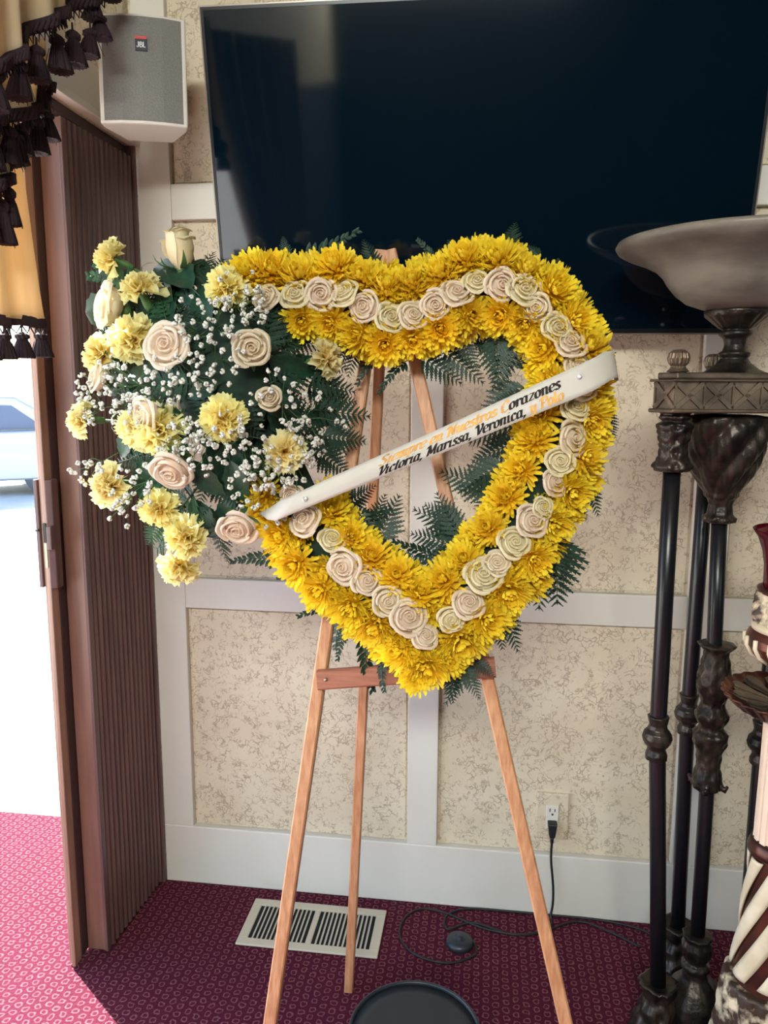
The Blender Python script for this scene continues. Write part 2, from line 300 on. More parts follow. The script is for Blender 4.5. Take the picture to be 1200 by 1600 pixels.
obj('back_cover', tvbox(-hw+.02, hw-.02, .02, tvh-.02, -.055, -.0301), m_tvframe, tv)
pb = TB+tup*.35-tfr*.055
obj('wall_bracket', MB().box((-.05, -.12, 1.84), (.36, .016, 2.02)), m_tvframe, tv)
# ------------------------------------------------------------------ corner loudspeaker
sp = thing('loudspeaker', 'white wall loudspeaker with grey grille high in the corner by the television', 'speaker', (-.57, -.2, 2.14))
SQ = Matrix.Rotation(R(17), 4, 'Z') @ Matrix.Rotation(R(-3), 4, 'X'); SC = Vector((-.5705, -.275, 2.140))
def spt(x, y, z): return SC+(SQ @ Vector((x, y, z)))                 # local: front at y=0, facing -y, body behind (+y)
def spoly(zs, w, dep, y0, mb, bul=.012):
    rows = []
    prof = [(-w, y0), (-w*.5, y0-bul*.75), (0, y0-bul), (w*.5, y0-bul*.75), (w, y0), (w*.96, y0+dep*.25), (w*.55, y0+dep), (-w*.55, y0+dep), (-w*.96, y0+dep*.25)]
    n = len(prof)
    vs = [spt(x, y, z) for z in zs for x, y in prof]
    return mb.add(vs, [(i, (i+1) % n, (i+1) % n+n, i+n) for i in range(n)]+[tuple(range(n-1, -1, -1)), tuple(range(n, 2*n))])
obj('cabinet', spoly((-.114, .114), .094, .10, 0, MB()), m_spk, sp, .004)
obj('grille', spoly((-.108, .108), .0875, .004, -.0012, MB()), m_grille, sp)
def sbox(x0, x1, z0, z1, ya, yb): return MB().add([spt(x, y, z) for y in (ya, yb) for x, z in ((x0, z0), (x1, z0), (x1, z1), (x0, z1))], [(0, 1, 2, 3), (4, 7, 6, 5), (0, 4, 5, 1), (1, 5, 6, 2), (2, 6, 7, 3), (3, 7, 4, 0)])
bdg = obj('badge', sbox(-.0125, .0125, .036, .0595, -.0160, -.0120), m_badge, sp)
obj('badge_stripe', sbox(-.0125, .0125, .0597, .0655, -.0162, -.0120), m_red, bdg)
obj('wall_mount', MB().bar(spt(0, .12, .02), (-.60, .018, 2.17), .04, .06), m_spk, sp)
# ------------------------------------------------------------------ lettering strokes (broad nib)
GL = {'S': (.5, [[(.42, .60), (.30, .74), (.12, .68), (.10, .52), (.25, .40), (.40, .26), (.36, .06), (.2, .0), (.04, .12)]]),
 'i': (.27, [[(.03, .42), (.10, .48), (.11, .1), (.17, .0), (.24, .06)], [(.12, .64), (.13, .67)]]),
 'e': (.38, [[(.06, .25), (.32, .29), (.30, .46), (.18, .5), (.06, .36), (.07, .12), (.18, .0), (.34, .10)]]),
 'm': (.63, [[(.0, .42), (.08, .48), (.1, .0)], [(.1, .34), (.2, .49), (.28, .42), (.28, 0)], [(.28, .34), (.4, .49), (.48, .42), (.48, .08), (.53, 0), (.6, .06)]]),
 'p': (.42, [[(.0, .42), (.08, .48), (.09, -.22)], [(.1, .36), (.22, .5), (.36, .38), (.34, .1), (.22, 0), (.1, .1)]]),
 'r': (.33, [[(.0, .42), (.08, .48), (.1, 0)], [(.1, .32), (.2, .48), (.3, .46), (.3, .36)]]),
 'n': (.45, [[(.0, .42), (.08, .48), (.1, 0)], [(.1, .34), (.22, .49), (.32, .42), (.32, .08), (.37, 0), (.43, .06)]]),
 'u': (.45, [[(.0, .42), (.08, .48), (.1, .12), (.18, .0), (.3, .1)], [(.32, .48), (.32, .08), (.37, 0), (.43, .06)]]),
 's': (.32, [[(.28, .40), (.18, .5), (.08, .42), (.12, .3), (.24, .2), (.26, .06), (.14, 0), (.02, .09)]]),
 't': (.28, [[(.12, .68), (.12, .1), (.18, 0), (.26, .06)], [(.0, .46), (.25, .48)]]),
 'o': (.4, [[(.2, .5), (.07, .38), (.07, .12), (.19, 0), (.32, .12), (.32, .38), (.2, .5)]]),
 'a': (.45, [[(.32, .4), (.2, .5), (.07, .38), (.07, .1), (.17, 0), (.3, .12)], [(.33, .49), (.32, .08), (.37, 0), (.43, .06)]]),
 'z': (.36, [[(.04, .45), (.10, .48), (.31, .46)], [(.31, .46), (.06, .04)], [(.06, .04), (.2, .03), (.34, .06)]]),
 'c': (.35, [[(.3, .36), (.2, .5), (.07, .38), (.07, .12), (.18, 0), (.32, .1)]]),
 'C': (.5, [[(.45, .54), (.34, .74), (.16, .66), (.07, .4), (.12, .1), (.28, 0), (.47, .14)]]),
 'N': (.58, [[(-.04, .56), (.03, .7), (.12, .68), (.10, .0)], [(.12, .7), (.42, .03)], [(.42, 0), (.43, .64), (.55, .74)]]),
 'V': (.46, [[(-.03, .56), (.03, .71), (.11, .66), (.2, .02)], [(.2, .02), (.42, .5), (.36, .74)]]),
 'M': (.66, [[(-.04, .56), (.02, .7), (.11, .68), (.08, 0)], [(.11, .7), (.3, .1)], [(.3, .1), (.52, .72)], [(.52, .72), (.53, .06), (.62, .03)]]),
 'P': (.46, [[(.14, .7), (.1, 0)], [(-.02, .56), (.12, .74), (.38, .68), (.4, .45), (.25, .32), (.12, .37)]]),
 'l': (.25, [[(.1, .74), (.1, .1), (.16, 0), (.23, .06)]]),
 'y': (.42, [[(.0, .42), (.08, .48), (.1, .14), (.2, .02), (.3, .1)], [(.32, .48), (.3, -.1), (.18, -.22), (.03, -.15)]]),
 ',': (.2, [[(.07, .07), (.10, .0), (.03, -.13)]]), ' ': (.24, []),
 'J': (.40, [[(.28, .74), (.28, .15), (.16, .02), (.04, .14)]]), 'B': (.46, [[(.08, .72), (.08, .02)], [(.08, .70), (.34, .66), (.32, .44), (.1, .39)], [(.1, .39), (.38, .34), (.38, .08), (.08, .03)]]), 'L': (.4, [[(.08, .74), (.08, .04)], [(.08, .04), (.36, .04)]])}
def text_width(t): return sum(GL[c][0] for c in t)
def letter(mb, ch, x0, sx, sy, place, nib=(.155, .04), thin=(.0, .055), slant=.2, mi=0):
    def q(p): return (x0+(p[0]+slant*p[1])*sx, p[1]*sy)
    for st in GL[ch][1]:
        pts = [tuple(v)[:2] for v in catmull([(a, b, 0) for a, b in st], 5 if len(st) > 2 else 2)]
        for i in range(len(pts)-1):
            for nb in (nib, thin):
                a, b = pts[i], pts[i+1]; c = [(a[0]-nb[0]/2, a[1]-nb[1]/2), (a[0]+nb[0]/2, a[1]+nb[1]/2), (b[0]+nb[0]/2, b[1]+nb[1]/2), (b[0]-nb[0]/2, b[1]-nb[1]/2)]
                mb.add([place(*q(k)) for k in c], [(0, 1, 2, 3)], mi)
lb = MB(); xx = -.0098
for ch in 'JBL':
    letter(lb, ch, xx, .0155, .0155, lambda u, v: spt(u, -.0163, .0425+v), (.13, 0), (0, .10), 0); xx += GL[ch][0]*.0158
obj('badge_lettering', lb, m_badgew, bdg)
# ------------------------------------------------------------------ easel
ez = thing('easel', 'tall wooden tripod easel standing on the red carpet before the wall', 'easel', (.12, -.65, 0))
def foot_line(a, b, off=0.):                                         # a leg seen through two photo points, carried down to the floor
    A = hp(*a, off); B = hp(*b, off); return A, B
LT = hp(588, 398, 0); LB_ = hp(500, 1060, 0); d = (LB_-hp(572, 560, 0)).normalized(); LF = LB_+d*(LB_.z/-d.z)
RTp = hp(650, 570, 0); RB = hp(757, 1040, 0); d = (RB-RTp).normalized(); RF = RB+d*(RB.z/-d.z); RTop = RTp-d*((1.700-RTp.z)/-d.z if d.z else 0)
d = (LB_-hp(572, 560, 0)).normalized(); LTop = LB_-d*((1.700-LB_.z)/-d.z)
obj('leg', MB().bar(LTop, LF, .023, .021, EN), m_easel, ez)
obj('leg', MB().bar(RTop, RF, .023, .021, EN), m_easel, ez)
RA = onY(601, 395, -.545); RFo = onZ(545, 1547)
obj('leg', MB().bar(RA, RFo, .021, .019, (0, -1, 0)), m_easel, ez)
top = (LTop+RTop)/2
obj('top_block', MB().bar(top+Vector((-.03, .008, -.09)), top+Vector((.03, .008, -.09)), .05, .014, EN), m_easeld, ez)
CA = hp(497, 1062, .0225); CB = hp(774, 1042, .0225)
cb = obj('crossbar', MB().bar(CA, CB, .034, .022, EN), m_easeld, ez)
for x, y in ((509, 1062), (763, 1043)): obj('screw', MB().tube([hp(x, y, .0325), hp(x, y, .036)], .0035, 10), m_brass, cb)
# ------------------------------------------------------------------ flower meshes
def mum_mesh(seed):
    rd = random.Random(seed); mb = MB()
    for n, el, ln, wd in ((20, -6, .98, .15), (22, 10, 1.02, .15), (22, 25, .98, .145), (21, 39, .90, .14), (18, 52, .78, .13), (14, 63, .64, .12), (10, 73, .50, .10)):
        for k in range(n):
            a = 2*math.pi*(k+rd.uniform(-.28, .28))/n+el*.13; e = R(el+rd.uniform(-8, 8)); l = ln*rd.uniform(.80, 1.08); w = wd*rd.uniform(.85, 1.15); rows = []
            for v, ww in ((0, .3), (.35, .7), (.7, 1.), (.9, .9), (1, .38)):
                ev = e+R(38)*v*v*(.4+.6*(el > 5)); r = l*v
                cx = r*math.cos((e+ev)/2); cz = r*math.sin((e+ev)/2)+.1*(el > 30)
                row = []
                for u in (-1, 0, 1):
                    row.append((cx*math.cos(a)-u*w*.5*ww*math.sin(a), cx*math.sin(a)+u*w*.5*ww*math.cos(a), cz+(.05*ww if u else 0)))
                rows.append(row)
            mb.grid(rows)
    for k in range(16):
        a = k*2.4; r = .035*math.sqrt(k); mb.tube([(r*math.cos(a)*.7, r*math.sin(a)*.7, .2), (r*math.cos(a), r*math.sin(a), .43-.4*r)], [.04, .025], 5, 1)
    return mb.mesh('chrysanthemum', [m_mum, m_mumeye])
def petal_rows(ang, span, prof, nu=6, wid=(.55, 1., .95, .5), wrap=.06, wave=0., tip=.12):
    rows = []; m = len(prof)
    for i, (r, z) in enumerate(prof):
        v = i/(m-1); k = v*(len(wid)-1); j = min(int(k), len(wid)-2); ww = wid[j]+(wid[j+1]-wid[j])*(k-j); row = []
        for q in range(nu+1):
            u = q/nu*2-1; a = ang+u*span/2*ww; rr = r*(1+wrap*u)+wave*math.sin(5*u+ang*3)*v; zz = z-tip*v*u*u
            row.append((rr*math.cos(a), rr*math.sin(a), zz))
        rows.append(row)
    return rows
def rose_core(seed):
    rd = random.Random(seed); mb = MB()
    for i in range(7):
        t = i/6; r = .04+.34*t; z = .90-.10*t
        mb.grid(petal_rows(i*2.3+rd.uniform(-.25, .25), 2.6-.3*t, [(r*.8, .0), (r*1.15, .40), (r*1.06, z-.12), (r*1.0, z-.02), (r*1.05+.01, z+.005), (r*1.12+.02, z-.01)], 8, (.6, 1, 1, 1, .95, .75), .13, .012, .07))
    mb.lathe([(.02, -.2), (.28, -.12), (.60, .0), (.73, .15), (.76, .36), (.60, .40), (.52, .46), (.40, .50), (.30, .54), (.15, .60), (.03, .62)], 16)
    return mb.mesh('rose', m_rose)
def rose_petal(seed):
    rd = random.Random(seed); mb = MB(); o = rd.uniform(-.05, .06)
    mb.grid(petal_rows(0, 2.0, [(.24, -.18), (.58, -.05), (.76+o, .18), (.80+o, .42), (.84+o, .56), (.92+o, .615), (1.0+o, .59), (1.04+o, .53)], 10, (.4, .85, 1.05, 1.0, .62), .09, .025, .10))
    return mb.mesh('petal', m_rose)
def rose_petal_in(seed):
    mb = MB(); mb.grid(petal_rows(0, 2.3, [(.24, -.16), (.52, .0), (.62, .3), (.60, .58), (.60, .72), (.65, .775), (.71, .765), (.74, .73)], 10, (.4, .85, 1.05, 1.0, .62), .12, .02, .09))
    return mb.mesh('petal', m_rose)
def bud_core():
    mb = MB()
    for i in range(7):
        t = i/6; mb.grid(petal_rows(i*2.2, 2.9-.5*t, [(.2, -.5), (.30+.18*t, -.1), (.32+.2*t, .4), (.24+.2*t, .95-.1*t), (.25+.24*t, 1.1-.12*t), (.3+.28*t, 1.1-.14*t)], 8, (.5, 1, 1.05, .9, .7), .1, .02, .10))
    mb.lathe([(.02, -.6), (.24, -.5), (.40, -.1), (.36, .3), (.1, .5)], 14)
    return mb.mesh('rose_bud', m_rose)
def carnation_mesh(seed):
    rd = random.Random(seed); mb = MB()
    for n, el, ln in ((7, 2, 1.), (8, 24, .98), (8, 44, .92), (7, 62, .86), (5, 78, .80)):
        for k in range(n):
            a = 2*math.pi*(k+rd.uniform(-.3, .3))/n; e = R(el+rd.uniform(-14, 14)); l = ln*rd.uniform(.70, 1.12); w = .86*rd.uniform(.75, 1.15); ph = rd.uniform(0, 6); rows = []
            D = Vector((math.cos(a)*math.cos(e), math.sin(a)*math.cos(e), math.sin(e))); T = Vector((-math.sin(a), math.cos(a), 0)); N = D.cross(T)
            for v in (.12, .45, .75, .92, 1.04):
                row = []
                for q in range(11):
                    u = q/10*2-1; vv = v+(.05*(-1)**q+rd.uniform(-.03, .03) if v > 1 else 0)-.12*u*u*v
                    row.append(D*(l*vv)+T*(u*w*.5*v**.8)+N*((.19*math.sin(4.2*u+ph)+.06*math.sin(11*u+ph*2))*v*v-.10*v*v*(el < 50)))
                rows.append(row)
            mb.grid(rows)
    return mb.mesh('carnation', m_carn)
def calyx_mesh():
    mb = MB(); mb.lathe([(.10, -1.15), (.2, -1.05), (.24, -.6), (.22, -.2), (.34, .05), (.1, .1)], 12)
    mb.tube([(0, 0, -1.1), (.03, .02, -2.), (.0, .05, -3.2)], .075, 6)
    for k in range(3):
        a = 2*math.pi*k/3; mb.grid([[Vector((math.cos(a)*r-u*w*math.sin(a), math.sin(a)*r+u*w*math.cos(a), z)) for u in (-1, 0, 1)] for r, z, w in ((.1, -1.6, .09), (.4, -1.5, .09), (.75, -1.7, .05), (.95, -2., .01))])
    return mb.mesh('calyx', m_stem)
def sepal_mesh():
    mb = MB(); mb.lathe([(.08, -.75), (.2, -.62), (.26, -.35), (.2, -.2)], 12); mb.tube([(0, 0, -.6), (.03, 0, -1.3), (.0, .05, -2.4)], .08, 6)
    for k in range(5):
        a = 2*math.pi*k/5; mb.grid([[Vector((math.cos(a)*r-u*w*math.sin(a), math.sin(a)*r+u*w*math.cos(a), z)) for u in (-1, 0, 1)] for r, z, w in ((.18, -.5, .1), (.5, -.42, .14), (.85, -.30, .10), (1.05, -.1, .05), (1.12, .12, .01))])
    return mb.mesh('calyx', m_stem)
def frond_mesh(seed, npair=11, wide=.36):
    rd = random.Random(seed); mb = MB()
    def rp(t): return Vector((0, t, -.16*t*t))
    mb.tube([rp(i/6) for i in range(7)], [.012*(1-.7*i/6) for i in range(7)], 5)
    for i in range(npair):
        t = .10+.86*i/(npair-1); L = wide*(1-t*.93)**.75*(.75+.5*min(1, t*5)); b = rp(t)
        for sd in (-1, 1):
            ax = Vector((sd*math.sin(R(62-18*t)), math.cos(R(62-18*t)), -.18+rd.uniform(-.1, .1))).normalized(); nl = 6
            px = ax.cross(Vector((0, 0, 1))).normalized(); ll = L*rd.uniform(.88, 1.05)
            mb.tube([b, b+ax*ll], .004, 3, cap=False)
            for j in range(nl):
                s = (j+.35)/nl; w = .34*ll*(1-s)**.6*(.55 if j == 0 else 1)*.60; p = b+ax*(ll*s); hl = ll*.12
                for k in (-1, 1):
                    tp = p+px*k*w+ax*(hl*1.5); mb.add([p-ax*hl*.8, p+px*k*w*.55-ax*hl*.25+Vector((0, 0, .004)), tp, p+ax*hl*.9], [(0, 1, 2, 3)])
            mb.add([b+ax*ll*.9+px*.01, b+ax*ll*.9-px*.01, b+ax*ll*1.06], [(0, 1, 2)])
    mb.add([rp(.94)+Vector((.02, 0, 0)), rp(.94)-Vector((.02, 0, 0)), rp(1.03)], [(0, 1, 2)])
    return mb.mesh('fern_frond', m_fern)
def sword_mesh(seed):                                                # simple pinnate sprig with oval leaflets
    rd = random.Random(seed); mb = MB()
    def rp(t): return Vector((.06*math.sin(3*t), t, -.12*t*t))
    mb.tube([rp(i/6) for i in range(7)], .010, 5)
    for i in range(10):
        t = .12+.84*i/9
        for sd in (-1, 1):
            ax = Vector((sd*math.sin(R(58-25*t)), math.cos(R(58-25*t)), rd.uniform(-.3, .2))).normalized(); px = ax.cross(Vector((0, 0, 1))).normalized(); L = .24*(1-.6*t)*rd.uniform(.85, 1.1); w = .048*(1-.4*t); b = rp(t+rd.uniform(-.02, .02))
            mb.grid([[b+ax*L*s+px*w*q*k+Vector((0, 0, .012*abs(q))) for q in (-1, 0, 1)] for s, k in ((0, .15), (.25, .8), (.5, 1), (.8, .6), (1, .05))])
    return mb.mesh('fern_sprig', m_fern)
def leaf_mesh():
    mb = MB(); rows = []
    for i in range(10):
        t = i/9; w = .30*math.sin(math.pi*min(1, t*.97+.02))**.8*(1-.25*t); w *= (1.12 if i % 2 else .95)
        rows.append([(u*w, t, .10*abs(u)*w/.3-.22*t*t) for u in (-1, -.5, 0, .5, 1)])
    mb.grid(rows); mb.tube([(0, -.25, 0), (0, .0, -.004), (0, .9, -.19)], [.014, .014, .004], 5); return mb.mesh('leaf', m_leaf)
def blossom_mesh(seed):
    rd = random.Random(seed); mb = MB()
    for k in range(9):
        d = Vector((rd.gauss(0, 1), rd.gauss(0, 1), rd.gauss(.4, .8))).normalized(); c = d*.55; t = d.orthogonal().normalized(); b = d.cross(t); n = 6
        vs = [c+d*.42]+[c+(t*math.cos(2*math.pi*j/n)+b*math.sin(2*math.pi*j/n))*.5*(1.1 if j % 2 else .9)+d*.05 for j in range(n)]+[c-d*.5]
        mb.add(vs, [(0, 1+j, 1+(j+1) % n) for j in range(n)]+[(n+1, 1+(j+1) % n, 1+j) for j in range(n)], 0, True)
    return mb.mesh('blossom', m_baby)
MUM = [mum_mesh(i) for i in range(5)]; RC = [rose_core(i) for i in range(3)]; RP = [rose_petal(i) for i in range(3)]; RPI = rose_petal_in(0); BUD = bud_core()
CARN = [carnation_mesh(i) for i in range(4)]; CAL = calyx_mesh(); SEP = sepal_mesh(); FROND = [frond_mesh(i, 10, .34+.05*i) for i in range(3)]; SWORD = [sword_mesh(i) for i in range(2)]; LEAF = leaf_mesh(); BLOS = [blossom_mesh(i) for i in range(3)]
def facing(d, spin=None):
    q = Vector(d).normalized().to_track_quat('Z', 'Y'); return q @ Quaternion((0, 0, 1), random.uniform(0, 6.28) if spin is None else spin)
PINK = (1., .97, .93, 1); GREEN = (.97, 1., .80, 1); CREAM = (1., .99, .90, 1); DULL = (.92, .90, .80, 1)
def add_rose(parent, pos, d, s, color, outer=4, inner=3, core=None):
    base = world_loc(parent)
    o = link('rose', core or random.choice(RC), parent, pos-base, facing(d), s, color); a0 = random.uniform(0, 6)
    for k in range(inner): link('petal', RPI, o, rot=Quaternion((0, 0, 1), a0+k*2*math.pi/inner), color=color)
    for k in range(outer): link('petal', random.choice(RP), o, rot=Quaternion((0, 0, 1), a0+.6+k*2*math.pi/outer), color=color)
    return o
def add_fern(parent, a, b, me, twist, col=(1, 1, 1, 1), nrm=EN):
    y = (b-a); L = y.length; y.normalize(); z = (nrm-y*nrm.dot(y)).normalized(); z = Quaternion(y, twist) @ z; x = y.cross(z)
    q = Matrix((x, y, z)).transposed().to_quaternion(); link('leaf' if me is LEAF else 'fern_frond', me, parent, a-world_loc(parent), q, L, col)
# ------------------------------------------------------------------ HEART
hc = hp(655, 1060, .06)
heart = thing('heart_wreath', 'yellow heart shaped flower wreath with a line of cream roses on the easel', 'flower wreath', hc)
roses = [(415, 465, 19), (460, 460, 21), (498, 455, 22), (540, 460, 22), (570, 477, 22), (604, 495, 21), (641, 491, 20), (678, 473, 21), (712, 459, 22), (745, 440, 19), (783, 440, 23), (817, 452, 23), (841, 476, 19), (868, 511, 21), (889, 539, 23), (903, 576, 20), (908, 610, 19), (898, 642, 21), (889, 682, 24), (876, 720, 20), (860, 755, 20), (845, 793, 16), (828, 815, 23), (802, 851, 23), (776, 885, 19), (753, 905, 26), (728, 949, 23), (703, 969, 19), (660, 1001, 20), (632, 968, 26), (603, 940, 22), (568, 911, 21), (538, 884, 25), (514, 847, 19), (478, 818, 24), (455, 775, 19), (430, 720, 19), (410, 660, 18), (400, 600, 18), (396, 530, 18)]
ctr = [hp(x, y, .065) for x, y, r in roses]
# foam ring behind the blossoms
ring = catmull(ctr+[ctr[0]], 2)[:-1]; n = len(ring); mb = MB(); sec = []
for i, p in enumerate(ring):
    t = (ring[(i+1) % n]-ring[i-1]).normalized(); sd = t.cross(EN).normalized()
    sec.append([p+sd*(.046*math.cos(2*math.pi*k/12))+EN*(.026*math.sin(2*math.pi*k/12)) for k in range(12)])
mb.add([v for s in sec for v in s], [(i*12+k, i*12+(k+1) % 12, ((i+1) % n)*12+(k+1) % 12, ((i+1) % n)*12+k) for i in range(n) for k in range(12)], 0, True)
obj('foam_ring', mb, m_foam, heart)
greens = {1, 3, 5, 9, 11, 13, 17, 19, 21, 23, 33, 25, 27}
rr0 = random.Random(3)
for i, (x, y, r) in enumerate(roses):
    if i > 35: continue                                              # hidden under the spray
    p = hp(x, y, .124); s = r/FPX*(p-CAM).length*1.12; d = EN+Vector((rr0.uniform(-.45, .45), 0, rr0.uniform(-.2, .6)))
    if 15 < i < 24: d += Vector((.35, 0, .05))
    c = GREEN if i in greens else (PINK if i % 3 else CREAM)
    add_rose(heart, p-EN*.022, d, s, c, 3 if i > 34 else 4, 3)
outer = [(352, 470), (385, 430), (425, 425), (470, 425), (518, 420), (562, 430), (600, 452), (642, 442), (686, 428), (728, 405), (775, 402), (825, 422), (868, 455), (902, 498), (924, 545), (930, 600), (928, 655), (916, 715), (896, 770), (868, 825), (836, 875), (800, 925), (762, 965), (720, 1005), (672, 1045), (625, 1020), (588, 985), (545, 955), (502, 920), (465, 880), (432, 835), (400, 770), (370, 690), (355, 600), (348, 530)]
inner = [(468, 500), (512, 508), (556, 520), (600, 543), (645, 532), (690, 518), (736, 496), (782, 490), (822, 512), (846, 548), (856, 598), (845, 645), (832, 690), (815, 735), (788, 780), (760, 825), (724, 870), (692, 905), (655, 925), (620, 898), (584, 872), (552, 838), (522, 800), (490, 740), (466, 680), (452, 610), (455, 550)]
cen = hp(645, 700, .07)
def tubedir(p, amt):
    best = min(ctr, key=lambda c: (c-p).length); o = p-best; o -= EN*o.dot(EN)
    return (EN+o.normalized()*amt).normalized() if o.length > 1e-4 else EN
def add_mum(x, y, off, s, tilt):
    p = hp(x+random.uniform(-5, 5), y+random.uniform(-5, 5), off); d = tubedir(p, tilt)+Vector((random.uniform(-.15, .15), 0, random.uniform(-.15, .15)))
    k = random.uniform(.90, 1.02); link('chrysanthemum', random.choice(MUM), heart, p-d*.012-hc, facing(d), s*random.uniform(.92, 1.08), (k, k*random.uniform(.93, 1.0), 1, 1))
cov = lambda x, y: x < 500 and 525 < y < 765                         # covered by the spray
for x, y in outer: cov(x, y) or add_mum(x, y, .100, .043, .55)
for x, y in inner: cov(x, y) or add_mum(x, y, .100, .041, .50)
def ringpts(L, push, closed=True):
    out = []
    for i in range(len(L)):
        a, b = L[i], L[(i+1) % len(L)]; mx, my = (a[0]+b[0])/2, (a[1]+b[1])/2; c = min(roses, key=lambda q: (q[0]-mx)**2+(q[1]-my)**2)
        dx, dy = mx-c[0], my-c[1]; l = math.hypot(dx, dy) or 1; out.append((mx+dx/l*push, my+dy/l*push))
    return out
for x, y in ringpts(outer, 11): cov(x, y) or add_mum(x, y, .075, .041, 1.3)
for x, y in ringpts(inner, 9): cov(x, y) or add_mum(x, y, .075, .039, 1.3)
for x, y in ringpts(outer, -22): cov(x, y) or add_mum(x, y, .092, .036, .3)
for x, y in [(690, 1000), (700, 935), (668, 955), (655, 1045), (700, 1030), (650, 1058), (610, 470), (645, 462), (640, 1000)]: add_mum(x, y, .095, .036, .3)
# fern round the heart: (base, tip, kind)
F = [(470, 405, 556, 354, 1), (405, 410, 372, 388, 0), (448, 405, 440, 370, 0), (590, 425, 572, 372, 0), (685, 415, 650, 375, 1), (715, 400, 742, 362, 0), (712, 400, 703, 372, 0), (790, 392, 801, 343, 0), (845, 425, 872, 404, 1), (880, 470, 907, 448, 0), (932, 560, 947, 506, 1), (940, 600, 957, 550, 1), (945, 640, 958, 690, 0), (930, 725, 946, 732, 0), (915, 745, 940, 805, 0), (895, 790, 918, 815, 0), (868, 830, 872, 948, 0), (850, 850, 842, 952, 0), (838, 870, 818, 948, 0), (862, 835, 868, 905, 0), (785, 945, 815, 1018, 0), (775, 950, 790, 1012, 0), (735, 1020, 690, 1098, 0), (705, 1040, 712, 1102, 0), (740, 1030, 772, 1058, 0), (725, 1040, 745, 1092, 0), (530, 945, 466, 966, 1), (540, 950, 520, 1015, 1), (570, 985, 588, 1082, 1), (545, 975, 528, 1032, 1), (600, 1020, 600, 1082, 1), (565, 1000, 610, 1040, 1), (440, 875, 360, 880, 1), (470, 900, 432, 905, 1), (845, 400, 825, 380, 0),
     (600, 545, 556, 600, 1), (640, 560, 590, 612, 1), (655, 555, 722, 600, 0), (690, 545, 757, 595, 0), (720, 530, 745, 580, 0), (735, 525, 790, 545, 0), (560, 530, 545, 585, 0), (545, 530, 530, 570, 0), (775, 515, 778, 600, 0), (800, 540, 768, 610, 0), (822, 580, 808, 548, 0), (825, 600, 752, 655, 0), (830, 625, 780, 620, 0), (815, 660, 732, 690, 0), (808, 690, 735, 720, 0), (790, 720, 722, 768, 0), (790, 740, 745, 800, 0), (770, 770, 690, 735, 0), (728, 835, 645, 800, 0), (720, 840, 680, 770, 0), (715, 855, 640, 832, 0), (690, 880, 612, 850, 1), (720, 820, 665, 790, 0), (590, 850, 622, 772, 0), (560, 800, 610, 850, 1), (580, 830, 600, 770, 0), (540, 790, 590, 760, 0), (545, 800, 610, 800, 1), (570, 840, 640, 865, 1), (640, 890, 688, 850, 1), (655, 890, 640, 860, 0), (520, 780, 545, 740, 0)]
for i, (a, b, c, d, k) in enumerate(F):
    lo = .052+random.uniform(-.012, .012)
    add_fern(heart, hp(a, b, lo), hp(c, d, lo+random.uniform(-.02, .02)), random.choice(SWORD if k else FROND), random.uniform(-.6, .6))
# ------------------------------------------------------------------ SPRAY on the heart's left lobe
SPX, SPY, SRX, SRY = 325, 620, 205, 265
def soff(x, y, base=.07, bul=.13): r2 = ((x-SPX)/SRX)**2+((y-SPY)/SRY)**2; return base+bul*max(0, 1-r2*.9)
spc = hp(370, 600, .08)
spray = thing('flower_spray', 'spray of pale carnations, cream roses and baby\'s breath on the wreath\'s left lobe', 'flower arrangement', spc)
def sp(x, y, dz=0.): return hp(x, y, soff(x, y)+dz)
def sdirn(x, y, k=1.3):
    v = hp(x, y, 0)-hp(SPX+30, SPY, 0); return (EN+v*(k/.2)).normalized()
obj('foam_block', MB().lathe([(.02, 0), (.075, .004), (.085, .04), (.06, .075), (.02, .085)], 20, (0, 0, 0)), m_foam, None)
fb = bpy.data.objects['foam_block']; fb.parent = spray; fb.location = hp(365, 600, .075)-spc; fb.rotation_mode = 'QUATERNION'; fb.rotation_quaternion = facing(EN, 0); fb.scale = (1, 1.5, 1)
# roses of the spray: x, y, radius px, colour, direction (screen right, screen up, toward camera)
def cdir(r, u, f): return (RT*r+UP*u-_f*f).normalized()
for x, y, r, c, d, out in [(262, 540, 34, PINK, (-.25, .1, 1), 5), (393, 545, 29, DULL, (.1, .05, 1), 4), (420, 622, 20, DULL, (.2, .2, 1), 3), (268, 735, 34, PINK, (-.15, -.8, .8), 4), (371, 824, 31, PINK, (-.05, -.75, .9), 3), (228, 650, 30, CREAM, (-.6, -.2, .6), 3), (152, 590, 24, CREAM, (-.7, .2, .5), 3)]:
    p = sp(x, y, .012); D = cdir(*d); s = r/FPX*(p-CAM).length; o = add_rose(spray, p-D*s*.4, D, s, c, out, 3); link('calyx', SEP, o)
for x, y, r, c, d in [(279, 385, 27, GREEN, (-.12, 1, .25)), (165, 478, 36, (.99, 1., .86, 1), (-.85, .12, .55))]:
    p = sp(x, y); D = cdir(*d); s = r/FPX*(p-CAM).length
    if d[1] > .9: o = link('rose', BUD, spray, p-D*s*.5-spc, facing(D), s*1.35, c); link('petal', RPI, o, rot=Quaternion((0, 0, 1), 1.), scale=.9, color=c); link('petal', RPI, o, rot=Quaternion((0, 0, 1), 3.6), scale=.95, color=c); link('calyx', SEP, o)
    else: o = add_rose(spray, p-D*s*.45, D, s, c, 4, 3); link('calyx', SEP, o)
